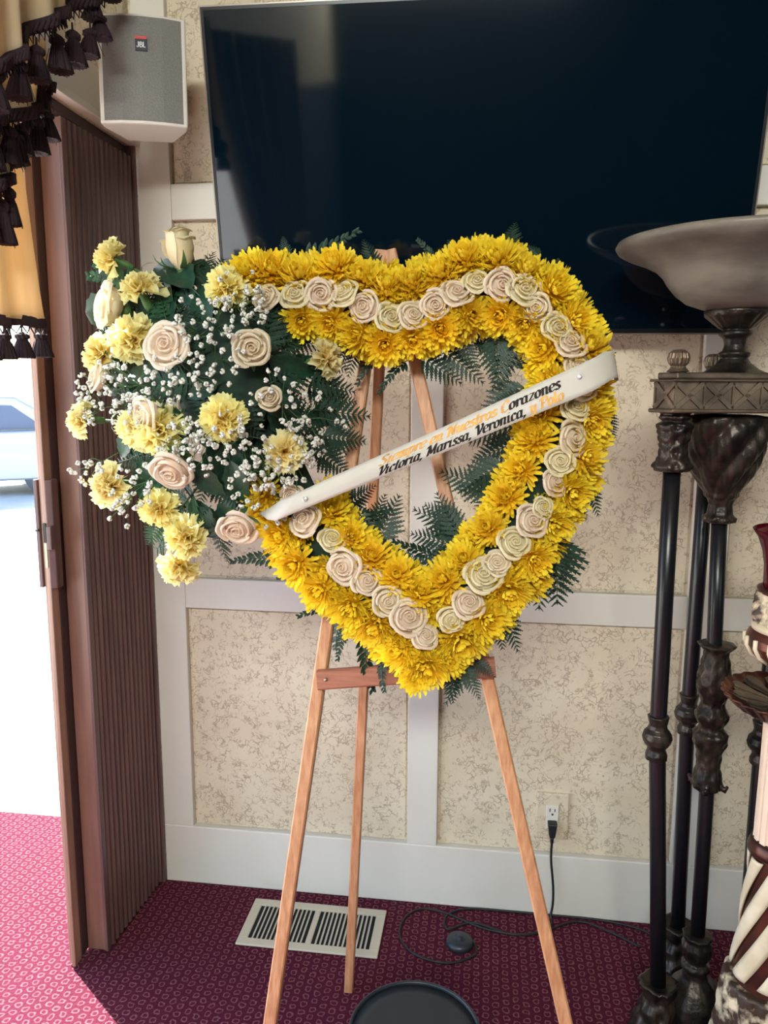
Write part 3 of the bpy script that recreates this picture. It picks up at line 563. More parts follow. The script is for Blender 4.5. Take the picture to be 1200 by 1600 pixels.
for x, y, r, d in [(165, 398, 28, (-.8, .35, .35)), (215, 441, 33, (-.25, .75, .5)), (352, 441, 33, (.05, .35, 1)), (200, 525, 37, (-.3, .1, 1)), (147, 553, 32, (-.75, 0, .6)), (519, 556, 31, (.85, .15, .35)), (346, 652, 38, (0, .05, 1)), (242, 668, 38, (-.15, 0, 1)), (205, 670, 34, (-.6, -.1, .7)), (446, 706, 33, (.3, -.1, 1)), (118, 655, 28, (-.9, 0, .4)), (160, 760, 36, (-.6, -.1, .8)), (243, 794, 31, (-.1, .15, 1)), (286, 842, 33, (-.1, -.25, 1)), (278, 896, 32, (-.1, -.85, .55))]:
    p = sp(x, y, .008); D = cdir(*d); s = r/FPX*(p-CAM).length*1.02; k = random.uniform(.92, 1.02)
    o = link('carnation', random.choice(CARN), spray, p-D*s*.45-spc, facing(D), s, (k, k, random.uniform(.8, 1.05), 1)); link('calyx', CAL, o, scale=.85)
# green filling
rf = random.Random(11)
SF = [(490, 640, 582, 650, 0), (480, 590, 560, 612, 0), (500, 680, 572, 690, 0), (490, 700, 545, 742, 0), (480, 560, 545, 580, 0), (500, 620, 560, 625, 0), (310, 760, 222, 862, 0), (255, 810, 228, 858, 0), (335, 810, 347, 884, 0), (330, 790, 295, 830, 0), (215, 450, 128, 435, 1), (220, 460, 135, 412, 1), (300, 450, 328, 385, 0), (380, 490, 470, 480, 0), (400, 500, 480, 500, 0), (420, 520, 500, 540, 0), (420, 600, 500, 560, 0), (430, 650, 520, 655, 0), (420, 700, 500, 720, 0), (300, 700, 240, 760, 0), (330, 720, 310, 790, 0), (350, 740, 380, 800, 0), (290, 640, 220, 700, 0), (300, 600, 220, 600, 0), (320, 560, 300, 480, 0), (360, 540, 370, 450, 0), (400, 560, 430, 470, 0), (280, 560, 215, 500, 0), (270, 650, 190, 655, 0), (300, 680, 190, 720, 0), (380, 620, 340, 560, 0), (380, 640, 300, 650, 0), (400, 620, 480, 620, 0), (390, 700, 400, 790, 0), (330, 640, 270, 580, 0), (410, 560, 480, 520, 0), (350, 600, 400, 680, 0), (260, 500, 240, 430, 0), (330, 480, 255, 460, 0), (410, 740, 460, 790, 0)]
for a, b, c, d, k in SF:
    u = rf.uniform(-.045, -.015)
    add_fern(spray, sp(a, b, u-.01), sp(c, d, u), random.choice(SWORD if k else FROND), rf.uniform(-.5, .5), (1, 1, 1, 1) if c > 240 else (1.5, 1.7, 1.3, 1))
for a, b, c, d in [(300, 450, 250, 400), (310, 450, 315, 395), (290, 460, 255, 430), (370, 560, 440, 540), (380, 600, 460, 600), (340, 700, 420, 730), (330, 500, 300, 440), (270, 470, 235, 420), (420, 640, 470, 690), (300, 780, 345, 850), (390, 500, 450, 510), (340, 600, 290, 620), (250, 600, 190, 570), (265, 470, 270, 415), (300, 720, 345, 780), (190, 480, 118, 490), (420, 560, 490, 590), (360, 660, 420, 640), (360, 720, 380, 790), (220, 720, 250, 800)]:
    u = rf.uniform(-.06, -.03); add_fern(spray, sp(a, b, u), sp(c, d, u+.01), LEAF, rf.uniform(-.5, .5))
for i in range(60):
    g = rf.uniform(0, 6.28); rr = math.sqrt(rf.random()); x, y = 335+150*rr*math.cos(g), 610+185*rr*math.sin(g)
    if x < 230 and y < 480: continue
    g2 = g+rf.uniform(-.8, .8); u = rf.uniform(-.075, -.045); L_ = rf.uniform(50, 85)
    add_fern(spray, sp(x, y, u), sp(x+L_*math.cos(g2), y+L_*math.sin(g2), u+.01), LEAF if i % 3 == 0 else FROND[i % 3], rf.uniform(-.5, .5))
# baby's breath sprigs: centre, spread px, count
BB = [(370, 462, 42, 13), (335, 500, 40, 13), (300, 505, 38, 12), (395, 480, 26, 9), (345, 555, 44, 9), (300, 585, 40, 13), (250, 600, 44, 14), (200, 600, 44, 14), (160, 600, 38, 13), (140, 640, 36, 13), (185, 640, 40, 12), (290, 690, 40, 14), (320, 700, 40, 14), (270, 715, 36, 10), (345, 680, 38, 9), (385, 695, 38, 14), (420, 735, 40, 14), (460, 730, 44, 13), (400, 760, 40, 12), (215, 770, 40, 14), (190, 790, 30, 10), (135, 735, 24, 8), (440, 620, 50, 10), (490, 660, 46, 9), (470, 690, 34, 8), (440, 790, 42, 7)]
rb = random.Random(5); tot = 0
for x, y, sprd, cnt in BB:
    c = sp(x, y, .005); root = sp(x*.75+360*.25, y*.75+610*.25, -.06); dv = (c-root)
    pts = []
    for _ in range(cnt):
        if tot >= 300: break
        g = rb.uniform(0, 6.28); rr = sprd*math.sqrt(rb.random()); q = sp(x+rr*math.cos(g), y+rr*math.sin(g), rb.uniform(.0, .035)); pts.append(q); tot += 1
    mb = MB(); mid = root+dv*.55; mb.tube([root, mid], .0009, 4)
    for q in pts:
        k = mid+(q-mid)*.45+Vector((rb.uniform(-.008, .008), 0, rb.uniform(-.008, .008))); mb.tube([mid, k, q], .0006, 3, cap=False)
    me_org = root; mb.v = [tuple(Vector(v)-me_org) for v in mb.v]
    sg = link('gypsophila_sprig', mb.mesh('gypsophila_sprig', m_stem), spray, root-spc)
    for q in pts: link('blossom', rb.choice(BLOS), sg, q-root, facing((rb.uniform(-1, 1), -1, rb.uniform(-.5, 1))), rb.uniform(.0046, .0066))
mb = MB()                                                            # the countless small blossoms further back
for x, y, sprd, cnt in BB:
    for _ in range(11):
        g = rb.uniform(0, 6.28); rr = sprd*1.15*math.sqrt(rb.random()); q = sp(x+rr*math.cos(g), y+rr*math.sin(g), rb.uniform(-.01, .03)); k = rb.uniform(.0042, .0062); Q = facing((rb.uniform(-1, 1), -1, rb.uniform(-.5, 1))); me = BLOS[_ % 3]
        mb.add([q+Q @ (v.co*k) for v in me.vertices], [tuple(p.vertices) for p in me.polygons], 0, True)
st_ = obj('small_blossoms', mb, m_baby, spray); st_['kind'] = 'stuff'
# ------------------------------------------------------------------ RIBBON
rib = thing('ribbon_banner', 'white satin ribbon with gold foil lettering, part toned as dark reflection, stretched diagonally across the heart', 'ribbon', hp(690, 690, .14))
A0, A1 = hp(430, 814, .150), hp(452, 776, .150)                         # left end: lower, upper edge
E0, E1 = hp(925, 612, .158), hp(908, 569, .158)
rows = []
def rpt(u, v):                                                       # u 0..1 along the straight stretch, v 0 lower edge .. 1 upper
    lo = A0.lerp(E0, u); up = A1.lerp(E1, u); return lo.lerp(up, v)+EN*(.004*math.sin(math.pi*v)*(1-u)+.003*math.sin(u*9))
tail = [(hp(405, 802, .128), hp(428, 790, .135)), (hp(418, 812, .142), hp(440, 780, .145))]
rows += [[a.lerp(b, v/6) for v in range(7)] for a, b in tail]
rows += [[rpt(u/30, v/6) for v in range(7)] for u in range(31)]
for x0, y0_, x1, y1_, o in [(945, 600, 930, 558, .156), (960, 590, 944, 549, .148), (966, 590, 957, 549, .13), (966, 594, 960, 554, .10), (960, 598, 956, 560, .07)]:
    a, b = hp(x0, y0_, o), hp(x1, y1_, o); rows.append([a.lerp(b, v/6) for v in range(7)])
mb = MB(); mb.grid(rows); ro = obj('band', mb, m_ribbon, rib); sm = ro.modifiers.new('solid', 'SOLIDIFY'); sm.thickness = .0006; sm.offset = -1
length = (E0-A0).length; width = (A1-A0).length
def u_of(px, py):                                                    # along-ribbon coordinate of a photo point
    P = hp(px, py, .152); ax = (E0-A0); return (P-A0).dot(ax)/ax.length_squared
def write(lines, u0, u1, base, em):
    full = text_width(''.join(t for t, m in lines)); sx = (u1-u0)*length/full; x = u0*length
    for t, m in lines:
        mb = MB()
        for ch in t:
            letter(mb, ch, x, sx, em, lambda a, b: rpt(a/length, base+b/width)+EN*.0012); x += GL[ch][0]*sx
        o = obj('lettering', mb, m, ro)
write([('Siempre en Nuestros ', m_gold), ('C', m_gold), ('orazones', m_foil_refl)], u_of(580, 735), u_of(872, 605), .52, .0235)
write([('Victoria, Marissa, Veronica, ', m_foil_refl), ('y Polo', m_gold)], u_of(583, 735), u_of(872, 605), .10, .0235)
def gem(P):
    mb = MB(); q = facing(EN, 0); mb.lathe([(.0045, 0), (.0045, .0012), (.003, .0028), (.001, .003)], 8); mb.v = [tuple(P+q @ Vector(v)) for v in mb.v]
    mb.smooth = [False]*len(mb.smooth); obj('rhinestone_pin', mb, m_gem, rib)
gem(rpt(u_of(903, 590), .62)+EN*.001); gem(rpt(u_of(467, 790), .45)+EN*.001)
# ------------------------------------------------------------------ torchiere floor lamp
C0 = Vector((.705, -.333, 0))
lamp = thing('floor_lamp', 'bronze torchiere floor lamp with alabaster bowl and black poles beside the wreath', 'floor lamp', C0)
Lb, Lm, Lt = onZ(1029, 1538, .13), None, None
Lm = onY(1027, 1152, -.398); Lt = onY(1050, 730, -.402)
Rb = onZ(1059, 1447, .13); Rm = onY(1075, 1115, -.195); Rt = onY(1106, 700, -.205)
Tb = onY(1187, 1262, -.35); Tb = Vector((Tb.x-.004, Tb.y, .13)); Tm = onY(1191, 1160, -.35); Tt = Vector((Tm.x+.012, -.36, Rt.z))
Cb = onY(1089, 1473, -.333); Cm = onY(1112, 1120, -.335); Ct = onY(1124, 810, -.34)
def ped(mb, c, sc=1., lean=(0, 0)): pass
def leafy(n, k, amp):
    amp *= 1.9
    return lambda a, z, r: 1+amp*(1.6*abs(math.sin(n*a/2))-.8)+amp*.7*math.sin(160*z*k/4+2.2*abs(math.sin(n*a/2))*4)
for b, m, t in ((Lb, Lm, Lt), (Rb, Rm, Rt), (Tb, Tm, Tt)):
    po = obj('pole', MB().tube([b-Vector((0, 0, .02)), b.lerp(m, .5), m, m.lerp(t, .5), t+Vector((0, 0, .02))], .0172, 20), m_pole, lamp)
    mb = MB(); mb.lathe([(.019, .05), (.0225, .048), (.021, .04), (.018, .028), (.020, .02), (.0265, .012), (.029, 0), (.0265, -.012), (.020, -.02), (.0185, -.026), (.023, -.038), (.0225, -.048), (.018, -.05)][::-1], 28, m, leafy(10, 2, .03)); obj('collar', mb, m_bronze, po)
    # capital: ring, scrolled vase, flared leaf lip
    ct = Vector((t.x, t.y, 1.4)); zt = 1.402
    mb = MB(); mb.lathe([(.018, t.z-.004), (.030, t.z-.008), (.036, t.z-.001), (.030, t.z+.012), (.024, t.z+.03), (.026, t.z+.055), (.031, t.z+.075), (.030, t.z+.086), (.022, t.z+.092), (.026, t.z+.096), (.029, t.z+.1), (.024, t.z+.106), (.030, t.z+.112), (.026, t.z+.118)], 36, (t.x, t.y, 0), leafy(8, 6, .07)); obj('capital', mb, m_bronze, po)
    # leaf socket and claw foot
    mb = MB(); mb.lathe([(.048, 0), (.055, .012), (.050, .03), (.040, .06), (.034, .085), (.030, .10), (.034, .118), (.042, .135), (.037, .137), (.02, .132)], 36, (b.x, b.y, 0), leafy(8, 4, .06)); obj('foot', mb, m_bronze, po)
# centre pole
cp = obj('pole', MB().tube([Cb-Vector((0, 0, .03)), Cb.lerp(Cm, .5), Cm, Cm.lerp(Ct, .5), Ct+Vector((0, 0, .01))], .0162, 20), m_pole, lamp)
zc = Cm.z
def prof_px(pts, c, px_axis, dist): return [(abs(r)/FPX*dist, z) for r, z in pts]
kz = 1.72/FPX
mb = MB(); mb.lathe([(r*kz, zc+(1125-y)*kz*1.03) for r, y in ((16, 1241), (22, 1236), (21, 1220), (17, 1205), (18, 1180), (24, 1165), (25, 1150), (18, 1144), (17, 1138), (22, 1130), (24, 1120), (18, 1108), (16, 1103), (18, 1098), (23, 1085), (25, 1070), (22, 1050), (18, 1030), (18, 1022), (24, 1015), (27, 1012), (18, 1010))], 40, (Cm.x, Cm.y, 0), leafy(8, 5, .035)); obj('carved_sleeve', mb, m_bronze, cp)
for a in (-.5, 2.4, 4.4): obj('leaf_curl', MB().tube([(Cm.x+math.cos(a)*r, Cm.y+math.sin(a)*r, zc+z) for r, z in ((.020, -.135), (.028, -.155), (.038, -.160), (.043, -.150))], [.007, .008, .007, .003], 8), m_bronze, cp)
mb = MB(); mb.lathe([(.030, .0), (.075, .004), (.080, .02), (.072, .04), (.062, .07), (.045, .10), (.028, .12), (.024, .135), (.032, .142), (.030, .152), (.022, .158), (.030, .175), (.033, .195), (.027, .212), (.033, .224), (.02, .226)], 40, (Cb.x, Cb.y, 0), lambda a, z, r: 1+(.05*math.sin(10*a) if z > .15 else .03*math.sin(8*a))); obj('base_bulb', mb, m_bronze, lamp)
# tripod base plate
def hexa_pts(V, out, half):
    c = sum(V, Vector((0, 0, 0)))/3; pts = []
    for v in V:
        d = (v-c); d.z = 0; d.normalize(); q = v+d*out; s = Vector((-d.y, d.x, 0)); pts += [q-s*half, q+s*half]
    return [(p.x, p.y) for p in pts]
fv = [Lb, Tb, Rb]
obj('base_plate', MB().prism(hexa_pts(fv, .035, .04), 0.0, .022), m_bronze, lamp, .004)
# urn pendant under the frame
ku = 1.66/FPX; uz = 1.4
mb = MB(); mb.lathe([(r*ku, 1.405-(y-642)*ku*.95) for r, y in ((16, 815), (23, 812), (24, 806), (19, 800), (17, 785), (20, 776), (24, 771), (24, 766), (30, 757), (42, 735), (52, 705), (59, 675), (61, 655), (58, 645), (40, 642))], 120, (Ct.x, Ct.y, 0), lambda a, z, r: 1+(.15*abs(math.sin(3.5*a-34*z))-.08+.02*math.sin(21*a+60*z) if r > .03 else .03*math.sin(8*a))); obj('urn_pendant', mb, m_bronze, lamp)
# truncated triangle frame with X lattice
tvv = [Vector((Lt.x, Lt.y, 0)), Vector((Tt.x, Tt.y, 0)), Vector((Rt.x, Rt.y, 0))]
zF0, zF1 = 1.418, 1.470
obj('frame_body', MB().prism(hexa_pts(tvv, .030, .026), zF0, zF1), m_pewter, lamp)
obj('frame_lip', MB().prism(hexa_pts(tvv, .042, .032), zF0-.008, zF0), m_pewter, lamp, .003)
obj('frame_lip', MB().prism(hexa_pts(tvv, .042, .032), zF1, zF1+.005), m_pewter, lamp, .002)
obj('frame_lip', MB().prism(hexa_pts(tvv, .028, .025), zF1+.005, zF1+.018), m_pewter, lamp, .003)
P6 = hexa_pts(tvv, .030, .026); mb = MB()
for i in range(6):
    a = Vector((*P6[i], 0)); b = Vector((*P6[(i+1) % 6], 0)); L = (b-a).length; nn = max(1, round(L/.062)); nrm = Vector(((b-a).y, -(b-a).x, 0)).normalized()
    for k in range(nn):
        p = a.lerp(b, k/nn); q = a.lerp(b, (k+1)/nn)
        for z0, z1 in ((zF0, zF1), (zF1, zF0)): mb.bar(p+nrm*.0015+Vector((0, 0, z0)), q+nrm*.0015+Vector((0, 0, z1)), .004, .010, nrm.cross(q-p))
        mb.bar(p+nrm*.0015+Vector((0, 0, zF0)), p+nrm*.0015+Vector((0, 0, zF1)), .004, .004, nrm)
obj('lattice', mb, m_pewter, lamp)
for v in tvv:
    mb = MB(); mb.lathe([(.012, 0), (.022, .002), (.016, .008), (.012, .012), (.017, .018), (.0195, .028), (.017, .038), (.010, .044), (.002, .045)], 128, (v.x, v.y, zF1+.018), lambda a, z, r: .92+.2*abs(math.sin(7*a)) if z > .01 else 1); obj('finial', mb, m_pewter, lamp)
# bowl pedestal and bowl
Bx, By = Ct.x+.006, Ct.y; zp = zF1+.018; kb = (Vector((Bx, By, 1.6))-CAM).dot(_f)/FPX
def zl(y): return max(zp, onY(1138, y, By).z) if y < 588 else zp
mb = MB(); mb.lathe([(r*kb, zl(y)) for r, y in ((51, 588), (50, 585), (38, 578), (25, 568), (20, 560), (23, 556), (24, 552), (18, 548), (16, 540), (18, 530), (25, 524), (25, 519), (20, 516), (26, 512), (36, 503), (44, 496), (48, 492), (49, 487), (46, 484), (30, 483))], 120, (Bx, By, 0), lambda a, z, r: 1+(.05*abs(math.sin(9*a)) if zl(514) < z < zl(494) else 0)); obj('pedestal', mb, m_bronze, lamp)
mb = MB(); op = [(20, 487), (46, 485), (77, 473), (94, 459), (106, 444), (114, 430), (126, 418), (148, 406), (170, 397), (184, 389), (188, 382), (185, 376)]; ip = [(174, 381), (146, 396), (120, 412), (106, 428), (98, 442), (86, 456), (70, 468), (40, 479), (4, 481)]
mb.lathe([(r*kb, zl(y)) for r, y in op+ip], 72, (Bx, By, 0)); obj('bowl', mb, m_alab, lamp)
# ------------------------------------------------------------------ ornate hurricane column at the right edge
c2 = onY(1216, 1330, -.62); CX, CY = c2.x, -.62
col = thing('hurricane_candle_stand', 'ornate ivory and copper column candle stand with burgundy glass at right edge', 'candle stand', (CX, CY, 0))
def zpx(y): return onY(1216, y, CY).z
dk = (Vector((CX, CY, .6))-CAM).dot(_f)/FPX
def L2(name, pr, m, fn=None, n=48, parent=None): 
    mb = MB(); mb.lathe([(r*dk, zpx(y)) for r, y in pr], n, (CX, CY, 0), fn); return obj(name, mb, m, parent or col)
L2('foot', [(70, 1760), (98, 1755), (104, 1735), (90, 1690), (76, 1640), (68, 1600), (66, 1570), (64, 1545), (62, 1532), (30, 1530)], m_relief, lambda a, z, r: 1+.06*abs(math.sin(6*a))+.03*math.sin(24*a+90*z), 72)
zb0 = min((CAM.z, zpx(1760)))
stem = L2('stripe_shaft', [(50, 1548), (51, 1535), (47, 1490), (42, 1440), (38, 1398), (37, 1360), (37, 1335), (36, 1328), (20, 1327)], m_copper, None, 64)
for k in range(7):                                                   # raised ivory spiral stripes
    mb = MB(); rows = []
    for i in range(33):
        t = i/32; y = 1338+(1520-1338)*t; r = (38+14*t**1.6)*dk; a0 = k*2*math.pi/7-t*1.9; rows.append([(CX+(r+.003*math.cos(u*1.57))*math.cos(a0+u*.26), CY+(r+.003*math.cos(u*1.57))*math.sin(a0+u*.26), zpx(y)) for u in (-1, -.5, 0, .5, 1)])
    mb.grid(rows); o = obj('spiral_stripe', mb, m_ivory, stem); s_ = o.modifiers.new('s', 'SOLIDIFY'); s_.thickness = .004
L2('collar_ring', [(38, 1334), (44, 1332), (45, 1326), (42, 1318), (40, 1312), (30, 1311)], m_copper)
L2('fluted_shaft', [(38, 1314), (37, 1310), (36, 1200), (36, 1120), (30, 1118)], m_flute, lambda a, z, r: 1-.10*(math.sin(15*a) > .62), 240)
L2('dish', [(30, 1122), (52, 1120), (78, 1106), (97, 1088), (98, 1084), (90, 1091), (60, 1102), (30, 1104), (10, 1104)], m_copper, lambda a, z, r: 1+(.025*math.sin(26*a) if r > .09 else 0), 156)
mb = MB()
for k in range(12):
    a = k*2*math.pi/12
    o_ = len(mb.v); zz = zpx(1104)
    for half, hgt in ((1.0, .0), (.62, .004)):
        pl = [(26, 0), (50, .10*half), (68, .20*half), (80, .17*half), (85, 0), (80, -.17*half), (68, -.20*half), (50, -.10*half)]
        V = [(CX+r*dk*math.cos(a+q), CY+r*dk*math.sin(a+q), zz+.004+hgt+max(0, r-30)/67*(zpx(1086)-zpx(1104))) for r, q in pl]
        mb.add([(x, y, z-.003) for x, y, z in V]+V, [tuple(range(8, 16))]+[(i, (i+1) % 8, (i+1) % 8+8, i+8) for i in range(8)])
obj('dish_scrolls', mb, m_pewter, col)
L2('spindle', [(20, 1108), (24, 1098), (18, 1088), (14, 1070), (14, 1050), (22, 1042), (26, 1038)], m_copper)
L2('gadroon_bowl', [(26, 1042), (40, 1034), (62, 1022), (70, 1008), (70, 996), (64, 986), (56, 981), (30, 979)], m_copper, lambda a, z, r: 1, 48)
mb = MB()
for k in range(18):
    a = k*2*math.pi/18
    mb.tube([(CX+r*dk*math.cos(a), CY+r*dk*math.sin(a), zpx(y)) for r, y in ((44, 1035), (63, 1022), (71, 1008), (71, 995))], .0042, 6)
obj('gadroon_ribs', mb, m_ivory, col)
L2('bowl_ring', [(56, 986), (64, 984), (64, 976), (58, 972), (40, 971)], m_ivory)
L2('cup', [(56, 976), (60, 972), (59, 940), (58, 936), (56, 925), (20, 924)], m_relief, leafy(9, 5, .05), 72)
L2('cup_rim', [(54, 928), (60, 926), (60, 921), (54, 919), (30, 919)], m_copper)
gl = L2('glass_shade', [(46, 925), (52, 918), (53, 885), (57, 862), (64, 842), (72, 829), (71, 828), (62, 842), (55, 862), (51, 885), (50, 915), (5, 920)], m_glassred, None, 64)
# ------------------------------------------------------------------ wall outlet
ol = thing('wall_outlet', 'wallpaper covered outlet plate with white receptacle low on the wall', 'outlet', (.398, .016, .3))
oc = onY(862.5, 1274, .014); hw_, hh = .0445, .0675
obj('cover_plate', MB().box((oc.x-hw_, .0065, oc.z-hh), (oc.x+hw_, .0222, oc.z+hh)), m_crack, ol, .004)
rc = obj('receptacle', MB().box((oc.x-.0165, .003, oc.z-.0335), (oc.x+.0165, .010, oc.z+.0335)), m_plate, ol, .0015)
mb = MB()
for zc_ in (.017,): mb.box((oc.x-.0085, .0025, oc.z+zc_-.001), (oc.x-.006, .0032, oc.z+zc_+.009)).box((oc.x+.005, .0025, oc.z+zc_), (oc.x+.0075, .0032, oc.z+zc_+.008)).tube([(oc.x, .0025, oc.z+zc_-.008), (oc.x, .0032, oc.z+zc_-.008)], .003, 10)
obj('slots', mb, m_rub, rc)
# ------------------------------------------------------------------ power cord with plug and foot switch
cord = thing('power_cord', 'black power cord running from the outlet to a round foot switch on carpet', 'cord', (.3, -.12, 0))
pz = oc.z-.018
obj('plug', MB().hexa([(oc.x-.007, -.022, pz-.030), (oc.x+.007, -.022, pz-.030), (oc.x+.008, .0, pz-.034), (oc.x-.008, .0, pz-.034), (oc.x-.013, -.020, pz+.009), (oc.x+.013, -.020, pz+.009), (oc.x+.013, .0026, pz+.011), (oc.x-.013, .0026, pz+.011)]), m_rub, cord, .003)
obj('strain_relief', MB().tube([(oc.x, -.012, pz-.028), (oc.x, -.012, pz-.05)], [.006, .0042], 10), m_rub, cord)
def fl(x, y, z=.0035): p = onZ(x, y, z); return (p.x, min(p.y, -.006), z)
drop = [(oc.x, -.012, pz-.045), (oc.x, -.013, pz-.10), (oc.x+.008, -.016, .10), (oc.x+.009, -.018, .05), (oc.x+.004, -.025, .015), fl(862, 1444), fl(850, 1455), fl(800, 1460), fl(740, 1442), fl(700, 1452), fl(697, 1432), fl(730, 1420), fl(800, 1420), fl(860, 1428), fl(940, 1438), fl(1000, 1452), fl(1030, 1470)]
obj('cable', MB().tube(catmull(drop, 6), .0032, 8), m_rub, cord)
loop = [fl(740, 1472), fl(742, 1492), fl(700, 1505), fl(650, 1492), fl(625, 1465), fl(632, 1435), fl(660, 1420), fl(700, 1428), fl(760, 1452), fl(830, 1460), fl(900, 1440), fl(950, 1455), fl(1000, 1480)]
obj('cable', MB().tube(catmull(loop, 6), .003, 8), m_rub, cord)
fs = onZ(718, 1471, .01)
mb = MB(); mb.lathe([(.030, 0), (.036, .002), (.036, .010), (.033, .017), (.020, .021), (.010, .021), (.009, .026), (.002, .027)], 40, (fs.x, fs.y, 0)); obj('foot_switch', mb, m_binm, cord)
# ------------------------------------------------------------------ floor register
vt = thing('floor_vent', 'beige metal floor vent register with slotted grilles set in the carpet', 'vent', (-.24, -.145, 0))
vx0, vx1, vy0, vy1 = -.430, -.050, -.238, -.052; b = .026
obj('frame', MB().box((vx0, vy0, 0), (vx1, vy0+b, .006)).box((vx0, vy1-b, 0), (vx1, vy1, .006)).box((vx0, vy0+b, 0), (vx0+b, vy1-b, .006)).box((vx1-b, vy0+b, 0), (vx1, vy1-b, .006)).box(((vx0+vx1)/2-.008, vy0+b, 0), ((vx0+vx1)/2+.008, vy1-b, .006)), m_vent, vt, .002)
obj('duct', MB().box((vx0+b, vy0+b, .0003), (vx1-b, vy1-b, .0012)), m_ventdark, vt)
for s0, s1 in ((vx0+b, (vx0+vx1)/2-.008), ((vx0+vx1)/2+.008, vx1-b)):
    for k in range(1, 13):
        x = s0+(s1-s0)*k/13; obj('louver', MB().hexa([(x-.0032, vy0+b, .0012), (x-.0012, vy0+b, .0012), (x-.0012, vy1-b, .0012), (x-.0032, vy1-b, .0012), (x+.0012, vy0+b, .0055), (x+.0032, vy0+b, .0055), (x+.0032, vy1-b, .0055), (x+.0012, vy1-b, .0055)]), m_vent, vt)
# ------------------------------------------------------------------ round black bin, bottom edge of the view
bc = onZ(648, 1609, .28); br = .1225
bn = thing('waste_bin', 'round black waste bin in front of the easel, cut by the lower edge', 'bin', (bc.x, bc.y, 0))
mb = MB(); mb.lathe([(.02, 0), (.095, 0), (.1, .004), (br-.003, .275), (br-.005, .275), (.097, .008), (.02, .006)], 64, (bc.x, bc.y, 0)); obj('body', mb, m_binm, bn)
mb = MB(); n = 64; mb.tube([(bc.x+(br-.002)*math.cos(2*math.pi*k/n), bc.y+(br-.002)*math.sin(2*math.pi*k/n), .277) for k in range(n+1)], .0035, 8, cap=False); obj('rim', mb, m_binm, bn)
mb = MB(); mb.lathe([(.01, .2745), (.09, .2745), (br-.006, .2755), (br-.005, .266), (.01, .262)], 64, (bc.x, bc.y, 0)); obj('lid', mb, m_binm, bn)
# ------------------------------------------------------------------ fringed drape in the upper left
drp = thing('fringed_drape', 'gold swag drape with dark burgundy tassel fringe over the left opening', 'drape', (-.68, -.6, 2.6))
def tassel(P, L, w, parent, sd):
    L *= .78; w *= .86
    rd = random.Random(sd); mb = MB(); mb.tube([P+Vector((0, 0, .012)), P], .0018, 5)
    mb.lathe([(.002, 0), (w*.22, -.004), (w*.34, -L*.13), (w*.34, -L*.24), (w*.24, -L*.31), (w*.27, -L*.36), (w*.38, -L*.6), (w*.50, -L*.9), (w*.52, -L*.99), (w*.3, -L*.97), (.001, -L*.9)][::-1], 44, P, lambda a, z, r: 1+(.14*math.sin(15*a)+.08*math.sin(22*a+2) if z < -L*.3 else .10*math.sin(9*a+300*z)), lean=(rd.uniform(-.1, .1), rd.uniform(-.1, .1)))
    for k in range(10):
        a = rd.uniform(0, 6.28); mb.tube([P+Vector((math.cos(a)*w*.34, math.sin(a)*w*.34, -L*.4)), P+Vector((math.cos(a)*w*.6, math.sin(a)*w*.6, -L*rd.uniform(.9, 1.06)))], .0008, 3, cap=False)
    return obj('tassel', mb, m_fringe, parent)
def swag(edge, X, topy, ph, amp=.02, fringe=True, name='swag', side=None):
    E = catmull([onX(x, y, X) for x, y in edge], 8); rows = []; T = onX(60, topy, X).z
    for j in range(14):
        t = j/13; rows.append([Vector((X+amp*math.sin(i*.55+ph)*(1-.3*t)+.012*math.sin(i*.21+ph*2), e.y, e.z+(T-e.z)*t if T > e.z else e.z+.02*t)) for i, e in enumerate(E)])
    mb = MB(); mb.grid(rows); o = obj(name, mb, m_gold_cloth, drp); s = o.modifiers.new('s', 'SOLIDIFY'); s.thickness = .003
    if fringe:
        fb_ = MB(); pts = rows[0]; band = [[p+Vector((.006*q, 0, dz)) for p in pts] for q, dz in ((1, .016), (1.6, .004), (1, -.008), (-1, -.008), (-1.6, .004), (-1, .016), (1, .016))]; fb_.grid(band)
        for i in range(0, len(pts)-1):                                # twisted gimp and loops
            p, q = pts[i], pts[i+1]; fb_.tube([p+Vector((.011, 0, .012)), q+Vector((.011, 0, -.004))], .004, 5)
            fb_.tube([p+Vector((0, 0, -.006)), (p+q)/2+Vector((.004, 0, -.022)), q+Vector((0, 0, -.006))], .0016, 4, cap=False)
        obj('fringe_braid', fb_, m_fringe, o)
    return o
s1 = swag([(182, -50), (150, 2), (128, 8), (100, 22), (78, 30), (50, 46), (32, 62), (25, 80), (10, 96), (-30, 112), (-90, 125)], -.60, -150, .3, .010)
for i, (x, y, L) in enumerate([(146, -5, 40), (155, 22, 46), (141, 44, 52), (113, 46, 62), (87, 52, 62), (57, 70, 58), (30, 92, 62), (168, -45, 50), (-10, 110, 60)]):
    P = onX(x, y, -.596); tassel(P, L*1.62/FPX*(.8 if 0 else 1.), 34*1.6/FPX, s1, i)
s2 = swag([(66, 140), (64, 166), (48, 176), (25, 182), (0, 188), (-30, 200), (-80, 215)], -.66, 60, 1.4, .012)
for i, (x, y, L) in enumerate([(62, 122, 60), (72, 172, 56), (58, 182, 66), (36, 192, 58), (14, 196, 70), (-14, 204, 66), (24, 205, 56)]):
    P = onX(x, y, -.657); tassel(P, L*1.55/FPX, 34*1.55/FPX, s2, 20+i)
s3 = swag([(12, 262), (10, 280), (-4, 288), (-30, 296), (-80, 310)], -.675, 200, 2., .01)
for i, (x, y, L) in enumerate([(14, 292, 72), (2, 310, 82), (-22, 310, 70)]):
    tassel(onX(x, y, -.668), L*1.5/FPX, 30*1.5/FPX, s3, 40+i)
